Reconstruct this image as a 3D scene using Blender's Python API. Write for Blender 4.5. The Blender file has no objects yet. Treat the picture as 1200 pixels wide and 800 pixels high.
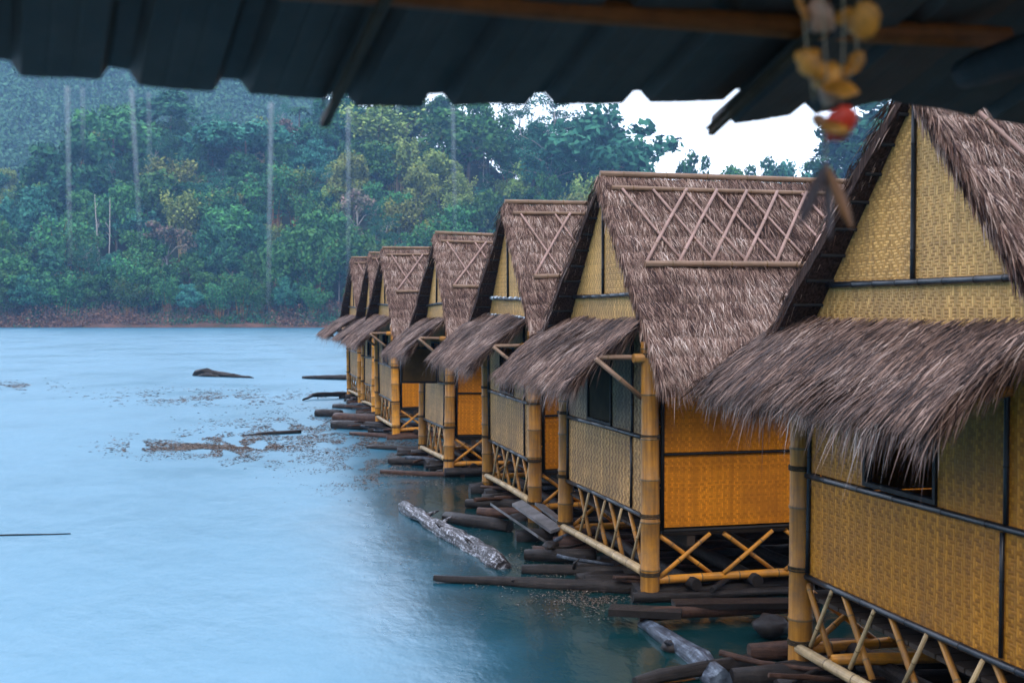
import bpy, math, random
from mathutils import Vector, Matrix, noise

S = bpy.context.scene
COL = S.collection
R = math.radians
rnd = random.Random(7)
U = rnd.uniform

# ------------------------------------------------------------------ camera frame (real metres)
F = 1400.0            # focal length in photo pixels
YAW = math.atan(343 / F)
CAMZ = 2.75
HOR = 368.0
UNIT = 4.3 / 527      # metres per photo pixel at the depth of the second hut
CA, SA = math.cos(YAW), math.sin(YAW)


def at(x, y, d):
    """world point seen at photo pixel x, y at forward distance d"""
    lat = (x - 600) / F * d
    return Vector((lat * CA + d * SA, d * CA - lat * SA, CAMZ + (HOR - y) / F * d))


def onwater(x, y, z=0.0):
    d = (CAMZ - z) * F / (y - HOR)
    return at(x, y, d)


# ------------------------------------------------------------------ helpers
def tag(o, label=None, cat=None, group=None, kind=None):
    if label: o['label'] = label
    if cat: o['category'] = cat
    if group: o['group'] = group
    if kind: o['kind'] = kind
    return o


def empty(name, loc=(0, 0, 0), rz=0.0, parent=None):
    o = bpy.data.objects.new(name, None)
    o.empty_display_size = 0.2
    COL.objects.link(o)
    o.location = loc
    o.rotation_euler = (0, 0, rz)
    if parent: o.parent = parent
    return o


class MB:
    def __init__(s):
        s.v = []; s.f = []; s.m = []; s.uv = []; s.sm = []

    def add(s, verts, faces, mi=0, uvs=None, smooth=False):
        b = len(s.v)
        s.v.extend(verts)
        for k, f in enumerate(faces):
            s.f.append(tuple(b + i for i in f))
            s.m.append(mi)
            s.sm.append(smooth)
            s.uv.append(uvs[k] if uvs else None)

    def quad(s, a, b, c, d, mi=0, uv=None):
        s.add([a, b, c, d], [(0, 1, 2, 3)], mi, [uv] if uv else None)

    def box(s, lo, hi, mi=0):
        x0, y0, z0 = lo; x1, y1, z1 = hi
        v = [(x0, y0, z0), (x1, y0, z0), (x1, y1, z0), (x0, y1, z0), (x0, y0, z1), (x1, y0, z1), (x1, y1, z1), (x0, y1, z1)]
        f = [(0, 3, 2, 1), (4, 5, 6, 7), (0, 1, 5, 4), (1, 2, 6, 5), (2, 3, 7, 6), (3, 0, 4, 7)]
        uv = []
        for q in f:
            pts = [v[i] for i in q]
            n = (Vector(pts[1]) - Vector(pts[0])).cross(Vector(pts[2]) - Vector(pts[0]))
            ax = max(range(3), key=lambda i: abs(n[i]))
            uv.append([((p[1], p[2]) if ax == 0 else (p[0], p[2]) if ax == 1 else (p[0], p[1])) for p in pts])
        s.add(v, f, mi, uv)

    def tube(s, pts, rads, n=10, mi=0, cap=True, jit=0.0, rr=None, seed=0.0):
        """tube through points with radii; mi may be a list per segment"""
        pts = [Vector(p) for p in pts]
        N = len(pts)
        d = (pts[-1] - pts[0]).normalized()
        up = Vector((0, 0, 1)) if abs(d.z) < 0.9 else Vector((1, 0, 0))
        V = []
        for i, p in enumerate(pts):
            t = (pts[min(i + 1, N - 1)] - pts[max(i - 1, 0)]).normalized()
            a = t.cross(up).normalized(); b = a.cross(t)
            for k in range(n):
                th = 2 * math.pi * k / n
                q = 1.0
                if jit:
                    q += jit * noise.noise(Vector((math.cos(th) * 1.3 + seed, math.sin(th) * 1.3, i * 0.55 + seed)))*2
                V.append(p + (a * math.cos(th) + b * math.sin(th)) * rads[i] * q)
        b0 = len(s.v)
        s.v.extend(V)
        ln = 0.0
        for i in range(N - 1):
            dl = (pts[i + 1] - pts[i]).length
            for k in range(n):
                k2 = (k + 1) % n
                s.f.append((b0 + i * n + k, b0 + i * n + k2, b0 + (i + 1) * n + k2, b0 + (i + 1) * n + k))
                s.m.append(mi[i] if isinstance(mi, (list, tuple)) else mi)
                s.sm.append(True)
                u0, u1 = k / n, (k + 1) / n
                s.uv.append([(u0, ln), (u1, ln), (u1, ln + dl), (u0, ln + dl)])
            ln += dl
        if cap:
            m = mi if not isinstance(mi, (list, tuple)) else mi[0]
            s.f.append(tuple(b0 + k for k in range(n))[::-1]); s.m.append(m); s.sm.append(False); s.uv.append(None)
            s.f.append(tuple(b0 + (N - 1) * n + k for k in range(n))); s.m.append(m); s.sm.append(False); s.uv.append(None)

    def build(s, name, mats, parent=None):
        me = bpy.data.meshes.new(name)
        me.from_pydata([tuple(p) for p in s.v], [], s.f)
        if not isinstance(mats, (list, tuple)): mats = [mats]
        for m in mats: me.materials.append(m)
        me.polygons.foreach_set('material_index', s.m)
        me.polygons.foreach_set('use_smooth', s.sm)
        if any(u is not None for u in s.uv):
            l = me.uv_layers.new(name='UVMap')
            flat = []
            for f, u in zip(s.f, s.uv):
                if u is None: flat.extend([0.0, 0.0] * len(f))
                else:
                    for q in u: flat.extend((q[0], q[1]))
            l.data.foreach_set('uv', flat)
        me.update()
        o = bpy.data.objects.new(name, me)
        COL.objects.link(o)
        if parent: o.parent = parent
        return o


# ------------------------------------------------------------------ materials
def mat(name):
    m = bpy.data.materials.new(name); m.use_nodes = True
    nt = m.node_tree
    return m, nt, nt.nodes['Principled BSDF']


def nd(nt, t, **kw):
    n = nt.nodes.new(t)
    for k, v in kw.items():
        if k in n.inputs: n.inputs[k].default_value = v
        else: setattr(n, k, v)
    return n


def ramp(nt, stops, interp='LINEAR'):
    r = nt.nodes.new('ShaderNodeValToRGB')
    r.color_ramp.interpolation = interp
    el = r.color_ramp.elements
    while len(el) > 1: el.remove(el[-1])
    el[0].position = stops[0][0]; el[0].color = (*stops[0][1], 1)
    for p, c in stops[1:]:
        e = el.new(p); e.color = (*c, 1)
    return r


def L(nt, a, b): nt.links.new(a, b)


def mth(nt, op, a, b=None, c=None):
    n = nt.nodes.new('ShaderNodeMath'); n.operation = op
    for i, q in enumerate((a, b, c)):
        if q is None: continue
        if isinstance(q, (int, float)): n.inputs[i].default_value = q
        else: L(nt, q, n.inputs[i])
    return n.outputs[0]


def mixc(nt, fac, a, b, mode='MIX'):
    n = nt.nodes.new('ShaderNodeMix'); n.data_type = 'RGBA'; n.blend_type = mode
    for k, q in ((0, fac), (6, a), (7, b)):
        if isinstance(q, tuple): n.inputs[k].default_value = (*q, 1)
        elif isinstance(q, (int, float)): n.inputs[k].default_value = q
        else: L(nt, q, n.inputs[k])
    return n.outputs[2]


def bump(nt, h, strength, dist, bs):
    b = nd(nt, 'ShaderNodeBump', Strength=strength, Distance=dist)
    L(nt, h, b.inputs['Height']); L(nt, b.outputs[0], bs.inputs['Normal'])


def strand_mat(name, stops, rough=0.75, under=None):
    m, nt, bs = mat(name)
    g = nt.nodes.new('ShaderNodeNewGeometry')
    tc = nt.nodes.new('ShaderNodeTexCoord')
    n1 = nd(nt, 'ShaderNodeTexNoise', Scale=2.3, Detail=3.0)
    L(nt, tc.outputs['Object'], n1.inputs['Vector'])
    v = mth(nt, 'ADD', mth(nt, 'MULTIPLY', g.outputs['Random Per Island'], 0.75), mth(nt, 'MULTIPLY', n1.outputs[0], 0.7))
    n3 = nd(nt, 'ShaderNodeTexNoise', Scale=.9, Detail=5.0, Roughness=.7); L(nt, tc.outputs['Object'], n3.inputs['Vector'])
    v = mth(nt, 'ADD', v, mth(nt, 'MULTIPLY', mth(nt, 'SUBTRACT', n3.outputs[0], .5), .7))
    v = mth(nt, 'SUBTRACT', v, 0.24)
    r = ramp(nt, stops); L(nt, v, r.inputs[0])
    L(nt, r.outputs[0], bs.inputs['Base Color'])
    bs.inputs['Roughness'].default_value = rough
    bs.inputs['Specular IOR Level'].default_value = 0.2
    return m


M = {}
M['thatch'] = strand_mat('thatch_strands', [(0.08, (.012, .006, .006)), (.32, (.065, .031, .023)), (.58, (.195, .112, .082)), (.82, (.39, .27, .21)), (1, (.70, .58, .50))], .6)
M['thatch_grey'] = strand_mat('weathered_thatch_strands', [(0.1, (.012, .007, .006)), (.35, (.056, .031, .023)), (.6, (.135, .078, .056)), (.82, (.27, .175, .135)), (1, (.56, .44, .37))], .6)


def base_thatch(name, c0, c1):
    m, nt, bs = mat(name)
    tc = nt.nodes.new('ShaderNodeTexCoord')
    mp = nd(nt, 'ShaderNodeMapping'); mp.inputs['Scale'].default_value = (60, 60, 7)
    L(nt, tc.outputs['Object'], mp.inputs[0])
    n = nd(nt, 'ShaderNodeTexNoise', Scale=1.0, Detail=4.0); L(nt, mp.outputs[0], n.inputs['Vector'])
    r = ramp(nt, [(.3, c0), (.7, c1)]); L(nt, n.outputs[0], r.inputs[0]); L(nt, r.outputs[0], bs.inputs['Base Color'])
    bs.inputs['Roughness'].default_value = .9; bs.inputs['Specular IOR Level'].default_value = .1
    bump(nt, n.outputs[0], .6, .03, bs)
    return m


M['thatch_base'] = base_thatch('thatch_bed', (.016, .010, .008), (.075, .045, .036))


def weave(name, ca, cb, strip=.026, warp=4, chev=8, dirt=.5, bumps=.5, rot=False, dirtc=(.09, .06, .04)):
    """twill woven split bamboo: over/under strips alternate with their own tone"""
    m, nt, bs = mat(name)
    uv = nt.nodes.new('ShaderNodeUVMap')
    dn = nd(nt, 'ShaderNodeTexNoise', Scale=3.0, Detail=2.0); L(nt, uv.outputs[0], dn.inputs['Vector'])
    sp = nt.nodes.new('ShaderNodeSeparateXYZ'); L(nt, uv.outputs[0], sp.inputs[0])
    wob = mth(nt, 'MULTIPLY', dn.outputs[0], .05)
    a, b = (sp.outputs[1], sp.outputs[0]) if rot else (sp.outputs[0], sp.outputs[1])
    u = mth(nt, 'DIVIDE', mth(nt, 'ADD', a, wob), strip)
    v = mth(nt, 'DIVIDE', mth(nt, 'ADD', b, wob), strip)
    i = mth(nt, 'FLOOR', u); j = mth(nt, 'FLOOR', v)
    fu = mth(nt, 'SUBTRACT', u, i); fv = mth(nt, 'SUBTRACT', v, j)
    tri = mth(nt, 'PINGPONG', j, float(chev)) if chev else j
    k = mth(nt, 'FLOORED_MODULO', mth(nt, 'ADD', i, tri), float(warp))
    over = mth(nt, 'LESS_THAN', k, warp / 2)
    prof_u = mth(nt, 'SINE', mth(nt, 'MULTIPLY', fu, math.pi))
    prof_v = mth(nt, 'SINE', mth(nt, 'MULTIPLY', fv, math.pi))
    h = mth(nt, 'ADD', mth(nt, 'MULTIPLY', over, prof_u), mth(nt, 'MULTIPLY', mth(nt, 'SUBTRACT', 1.0, over), prof_v))
    hc = mth(nt, 'MINIMUM', mth(nt, 'MULTIPLY', h, 3.0), 1.0)
    # per-strip tone
    cmb = nt.nodes.new('ShaderNodeCombineXYZ')
    L(nt, mth(nt, 'MULTIPLY', over, i), cmb.inputs[0])
    L(nt, mth(nt, 'MULTIPLY', mth(nt, 'SUBTRACT', 1.0, over), j), cmb.inputs[1]); L(nt, over, cmb.inputs[2])
    wn = nt.nodes.new('ShaderNodeTexWhiteNoise'); L(nt, cmb.outputs[0], wn.inputs[0])
    cell = nt.nodes.new('ShaderNodeCombineXYZ'); L(nt, i, cell.inputs[0]); L(nt, j, cell.inputs[1])
    wc = nt.nodes.new('ShaderNodeTexWhiteNoise'); L(nt, cell.outputs[0], wc.inputs[0])
    big = nd(nt, 'ShaderNodeTexNoise', Scale=1.1, Detail=4.0); L(nt, uv.outputs[0], big.inputs['Vector'])
    flip = mth(nt, 'ADD', mth(nt, 'MULTIPLY', over, mth(nt, 'ADD', .35, mth(nt, 'MULTIPLY', big.outputs[0], .8))), mth(nt, 'MULTIPLY', wc.outputs[0], .22))
    c = mixc(nt, mth(nt, 'MINIMUM', flip, 1.0), cb, ca)
    hs = nt.nodes.new('ShaderNodeHueSaturation'); L(nt, c, hs.inputs['Color'])
    L(nt, mth(nt, 'ADD', .78, mth(nt, 'MULTIPLY', wn.outputs[0], .44)), hs.inputs['Value'])
    c = hs.outputs[0]
    c = mixc(nt, mth(nt, 'MULTIPLY', mth(nt, 'SUBTRACT', 1.0, hc), .55), c, (.06, .035, .015))
    # stains
    st = nd(nt, 'ShaderNodeTexNoise', Scale=1.7, Detail=6.0, Roughness=.65); L(nt, uv.outputs[0], st.inputs['Vector'])
    sr = ramp(nt, [(.42, (0, 0, 0)), (.72, (1, 1, 1))]); L(nt, st.outputs[0], sr.inputs[0])
    c = mixc(nt, mth(nt, 'MULTIPLY', sr.outputs[0], dirt), c, dirtc)
    # rain streaks
    mp = nd(nt, 'ShaderNodeMapping'); mp.inputs['Scale'].default_value = (14, .7, 1); L(nt, uv.outputs[0], mp.inputs[0])
    n2 = nd(nt, 'ShaderNodeTexNoise', Scale=1.0, Detail=3.0); L(nt, mp.outputs[0], n2.inputs['Vector'])
    r2 = ramp(nt, [(.45, (0, 0, 0)), (.7, (1, 1, 1))]); L(nt, n2.outputs[0], r2.inputs[0])
    c = mixc(nt, mth(nt, 'MULTIPLY', r2.outputs[0], dirt * .6), c, dirtc)
    L(nt, c, bs.inputs['Base Color'])
    bs.inputs['Roughness'].default_value = .55
    bs.inputs['Specular IOR Level'].default_value = .15
    bump(nt, h, bumps, .006, bs)
    return m


M['weave_gable'] = weave('straw_woven_bamboo', (.72, .42, .14), (.50, .27, .08), .021, 4, 6, .5)
M['weave_gable_b'] = weave('straw_woven_bamboo_crosswise', (.68, .38, .12), (.46, .24, .065), .021, 4, 6, .5, rot=True)
M['weave_front'] = weave('grey_woven_bamboo', (.68, .38, .14), (.34, .17, .055), .026, 4, 2, .6)
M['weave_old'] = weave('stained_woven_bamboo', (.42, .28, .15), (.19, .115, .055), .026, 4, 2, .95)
M['weave_gold'] = weave('golden_woven_bamboo', (.50, .205, .022), (.33, .125, .011), .024, 4, 2, .45, .3, dirtc=(.14, .07, .03))
M['weave_orange'] = weave('orange_woven_bamboo', (.66, .225, .010), (.52, .165, .007), .018, 4, 5, .65, .25, dirtc=(.25, .08, .01))  # side walls, a more orange weave than the fronts
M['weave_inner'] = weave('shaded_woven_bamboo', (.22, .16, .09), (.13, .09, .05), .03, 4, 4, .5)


def bamboo(name, c0, c1, spot=(.13, .085, .05), rough=.45, spots=.6):
    m, nt, bs = mat(name)
    tc = nt.nodes.new('ShaderNodeTexCoord')
    uv = nt.nodes.new('ShaderNodeUVMap')
    mp = nd(nt, 'ShaderNodeMapping'); mp.inputs['Scale'].default_value = (10, 1.2, 1); L(nt, uv.outputs[0], mp.inputs[0])
    n = nd(nt, 'ShaderNodeTexNoise', Scale=2.0, Detail=4.0); L(nt, mp.outputs[0], n.inputs['Vector'])
    r = ramp(nt, [(.35, c0), (.65, c1)]); L(nt, n.outputs[0], r.inputs[0])
    n2 = nd(nt, 'ShaderNodeTexNoise', Scale=5.0, Detail=8.0, Roughness=.75); L(nt, tc.outputs['Object'], n2.inputs['Vector'])
    r2 = ramp(nt, [(.42, (0, 0, 0)), (.64, (1, 1, 1))]); L(nt, n2.outputs[0], r2.inputs[0])
    bs.inputs['Specular IOR Level'].default_value = .3
    L(nt, mixc(nt, mth(nt, 'MULTIPLY', r2.outputs[0], spots), r.outputs[0], spot), bs.inputs['Base Color'])
    bs.inputs['Roughness'].default_value = rough
    bump(nt, n.outputs[0], .15, .01, bs)
    return m


M['bamboo'] = bamboo('golden_bamboo', (.27, .105, .012), (.46, .20, .03))
M['bamboo_orange'] = bamboo('orange_bamboo', (.50, .185, .012), (.70, .29, .03))
M['bamboo_pale'] = bamboo('pale_bamboo', (.40, .27, .13), (.60, .44, .24))
M['bamboo_grey'] = bamboo('weathered_bamboo', (.15, .085, .05), (.32, .2, .13), spots=.6, rough=.5)
M['bamboo_node'] = bamboo('bamboo_joint', (.10, .06, .02), (.2, .12, .05))
M['bamboo_pink'] = bamboo('bleached_bamboo', (.26, .155, .125), (.45, .29, .24), spots=.4, rough=.6)


def simple(name, col, rough=.5, met=0.0, var=.3, sc=6.0, bmp=.3, spec=.5):
    m, nt, bs = mat(name)
    tc = nt.nodes.new('ShaderNodeTexCoord')
    n = nd(nt, 'ShaderNodeTexNoise', Scale=sc, Detail=5.0, Roughness=.6); L(nt, tc.outputs['Object'], n.inputs['Vector'])
    r = ramp(nt, [(.3, tuple(c * (1 - var) for c in col)), (.7, tuple(min(1, c * (1 + var)) for c in col))])
    L(nt, n.outputs[0], r.inputs[0]); L(nt, r.outputs[0], bs.inputs['Base Color'])
    bs.inputs['Roughness'].default_value = rough
    bs.inputs['Metallic'].default_value = met
    bs.inputs['Specular IOR Level'].default_value = spec
    if bmp: bump(nt, n.outputs[0], bmp, .01, bs)
    return m


M['black_trim'] = simple('black_lacquered_trim', (.010, .012, .016), .3, 0, .5, 9, .3, .35)
M['black_matt'] = simple('black_painted_wood', (.012, .010, .009), .6, 0, .4, spec=.2)
M['white_tape'] = simple('torn_pale_wrapping', (.5, .56, .6), .6, 0, .3)
M['lash'] = simple('dark_cord_lashing', (.05, .035, .02), .8, 0, .5, 40, .3, .1)
M['deck_wood'] = simple('dark_deck_boards', (.04, .028, .02), .7, spec=.2)
M['plank'] = simple('grey_wet_plank', (.13, .125, .125), .35, 0, .6, 5)
M['window_dark'] = simple('smoked_window_sheet', (.035, .024, .01), .7, spec=.05)
M['shutter'] = simple('dark_brown_shutter', (.10, .05, .012), .6, spec=.15)


def barkmat(name, stops, sc=(9, 9, 9), rough=.45, dist=.03):
    m, nt, bs = mat(name)
    tc = nt.nodes.new('ShaderNodeTexCoord'); uv = nt.nodes.new('ShaderNodeUVMap')
    mp = nd(nt, 'ShaderNodeMapping'); mp.inputs['Scale'].default_value = (9, 1.3, 1); L(nt, uv.outputs[0], mp.inputs[0])
    n = nd(nt, 'ShaderNodeTexNoise', Scale=2.0, Detail=7.0, Roughness=.72); L(nt, mp.outputs[0], n.inputs['Vector'])
    n2 = nd(nt, 'ShaderNodeTexNoise', Scale=sc[0], Detail=6.0, Roughness=.7); L(nt, tc.outputs['Object'], n2.inputs['Vector'])
    v = mth(nt, 'ADD', mth(nt, 'MULTIPLY', n.outputs[0], .55), mth(nt, 'MULTIPLY', n2.outputs[0], .45))
    r = ramp(nt, stops); L(nt, v, r.inputs[0]); L(nt, r.outputs[0], bs.inputs['Base Color'])
    bs.inputs['Roughness'].default_value = rough
    bs.inputs['Specular IOR Level'].default_value = .2
    bump(nt, v, .8, dist, bs)
    return m


M['log_dark'] = barkmat('wet_dark_log', [(.38, (.006, .005, .005)), (.55, (.025, .019, .016)), (.7, (.08, .06, .05))])
M['log_brown'] = barkmat('wet_brown_log', [(.38, (.018, .009, .006)), (.55, (.07, .033, .02)), (.7, (.15, .08, .05))])
M['log_white'] = barkmat('peeling_white_log', [(.45, (.012, .010, .010)), (.51, (.06, .052, .055)), (.56, (.34, .35, .38)), (.68, (.62, .64, .68))], (22, 22, 22), .4)
M['log_blue'] = barkmat('silvered_log', [(.42, (.015, .017, .022)), (.52, (.07, .085, .11)), (.64, (.25, .3, .36))], (8, 8, 8), .3)
M['bark'] = barkmat('tree_bark', [(.35, (.06, .045, .035)), (.65, (.19, .15, .12))], (2, 2, 2), .85)
M['bark_pale'] = barkmat('pale_tree_bark', [(.35, (.25, .22, .19)), (.65, (.5, .46, .42))], (2, 2, 2), .8)


def leafmat(name, stops, hue=.06):
    m, nt, bs = mat(name)
    g = nt.nodes.new('ShaderNodeNewGeometry'); tc = nt.nodes.new('ShaderNodeTexCoord'); oi = nt.nodes.new('ShaderNodeObjectInfo')
    n = nd(nt, 'ShaderNodeTexNoise', Scale=.28, Detail=3.0); L(nt, tc.outputs['Object'], n.inputs['Vector'])
    v = mth(nt, 'ADD', mth(nt, 'MULTIPLY', g.outputs['Random Per Island'], .45), mth(nt, 'MULTIPLY', n.outputs[0], .75))
    v = mth(nt, 'SUBTRACT', v, .1)
    r = ramp(nt, stops); L(nt, v, r.inputs[0])
    hs = nt.nodes.new('ShaderNodeHueSaturation'); L(nt, r.outputs[0], hs.inputs['Color'])
    L(nt, mth(nt, 'ADD', .5 - hue / 2, mth(nt, 'MULTIPLY', oi.outputs['Random'], hue)), hs.inputs['Hue'])
    L(nt, mth(nt, 'ADD', .75, mth(nt, 'MULTIPLY', oi.outputs['Random'], .85)), hs.inputs['Value'])
    hs.inputs['Saturation'].default_value = 1.15
    L(nt, hs.outputs[0], bs.inputs['Base Color'])
    bs.inputs['Roughness'].default_value = .7
    bs.inputs['Specular IOR Level'].default_value = .05
    return m


M['leaf_mid'] = leafmat('mid_green_foliage', [(.2, (.02, .055, .03)), (.5, (.05, .125, .05)), (.85, (.115, .22, .08))])
M['leaf_dark'] = leafmat('deep_green_foliage', [(.2, (.012, .04, .028)), (.5, (.03, .085, .045)), (.85, (.06, .14, .06))])
M['leaf_pale'] = leafmat('yellow_green_foliage', [(.2, (.06, .09, .035)), (.5, (.16, .21, .075)), (.85, (.32, .36, .13))])
M['leaf_teal'] = leafmat('blue_green_foliage', [(.2, (.015, .055, .045)), (.5, (.04, .12, .08)), (.85, (.08, .2, .12))])
M['leaf_brown'] = leafmat('dry_brown_foliage', [(.2, (.05, .03, .025)), (.5, (.13, .075, .055)), (.85, (.24, .14, .10))], .03)
M['leaf_pink'] = leafmat('pinkish_flowering_foliage', [(.2, (.06, .06, .045)), (.5, (.12, .13, .08)), (.8, (.32, .2, .2))], .03)

# ------------------------------------------------------------------ bamboo pole
def pole(mb, p0, p1, r0, r1=None, node=.33, n=10, mi=0, mn=1, bend=0.0, sag=None):
    p0 = Vector(p0); p1 = Vector(p1)
    r1 = r0 * .93 if r1 is None else r1
    d = p1 - p0; ln = d.length
    off = Vector((U(-1, 1), U(-1, 1), U(-1, 1))) * bend
    ts = [0.0]; ms = []; sw = [1.0]
    s = U(.3, .9) * node
    while s < ln - .03:
        e = min(.006 + r0 * .06, .012)
        ts += [(s - e * 2.2) / ln, (s - e) / ln, (s + e * .5) / ln, (s + e * 1.7) / ln]
        sw += [1.0, 1.07, 1.09, 1.0]
        ms += [mi, mi, mn, mi]
        s += node * U(.85, 1.15)
    ts.append(1.0); sw.append(1.0); ms.append(mi)
    pts = [p0 + d * t + off * math.sin(math.pi * t) for t in ts]
    rads = [(r0 + (r1 - r0) * t) * w for t, w in zip(ts, sw)]
    mb.tube(pts, rads, n, ms)


def P(name, mats, parent, *segs, **kw):
    mb = MB()
    for sg in segs: pole(mb, *sg, **kw)
    return mb.build(name, mats, parent)


def strand(mb, p, d, n, ln, w, droop=0.0, mi=0, curl=0.0):
    side = d.cross(n).normalized() * (w / 2)
    m = p + d * (ln * .5) + n * curl
    dd = (d + Vector((0, 0, -1)) * droop).normalized()
    e = m + dd * (ln * .5)
    mb.add([p - side, p + side, m + side, m - side, e], [(0, 1, 2, 3), (3, 2, 4)], mi)


# ------------------------------------------------------------------ the huts
def thatch_slope(mb, fr, corner, udir, vdir, nrm, ulen, vlen, dens, xfront=None, fringe=True, mi=1, w=.0058, lens=(.09, .25), jit=.34, fr_len=(.13, .36), bulge=None, lift=.035):
    """strands on a sloping sheet; udir along the eave, vdir down the slope"""
    cnt = int(dens * ulen * vlen)
    for _ in range(int(cnt * 2.4)):
        u = U(0, 1) * ulen; v = U(0, 1) * vlen
        course = U(0, 1) < .45
        if course: v = (math.floor(v / .23) + .10) * .23 + U(-.03, .05) + .02 * noise.noise(Vector((u * 3, v, 5)))
        x0 = xfront(v / vlen) if xfront else 0
        if u < x0 - .02: u = x0 + U(-.03, .05)
        b = bulge(v / vlen) if bulge else 0
        p = corner + udir * u + vdir * v + nrm * (U(.0, lift) + (.022 if course else 0) + b + .02 * noise.noise(Vector((u * 2, v * 2, 3))))
        a = U(-jit, jit) + .25 * noise.noise(Vector((u * 1.6, v * 1.6, 9)))
        d = (vdir * math.cos(a) + udir * math.sin(a) + nrm * U(-.06, .09)).normalized()
        if bulge:
            sl = (bulge(min(1, v / vlen + .02)) - b) / (.02 * vlen)
            d = (d + nrm * sl).normalized()
        strand(mb, p, d, nrm, U(*lens), U(.5, 1.3) * w, U(0, .15), mi, U(-.01, .015))
    if fringe:
        for _ in range(int(ulen * dens * .2)):
            u = U(0, 1) * ulen
            x0 = xfront(1) if xfront else 0
            if u < x0: u = x0 + U(-.03, .05)
            p = corner + udir * u + vdir * (vlen - U(0, .15)) + nrm * (U(-.05, .03) + (bulge(1) if bulge else 0))
            a = U(-.45, .45)
            d = (vdir * math.cos(a) + udir * math.sin(a) + Vector((0, 0, -U(0, .6)))).normalized()
            ll = U(*fr_len) * (1 + .55 * noise.noise(Vector((u * 4.5, 1, fr)))) * (1.35 if U(0, 1) < .07 else 1)
            strand(mb, p, d, nrm, ll, U(.5, 1.3) * w, U(.1, 1.0), mi)


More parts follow.
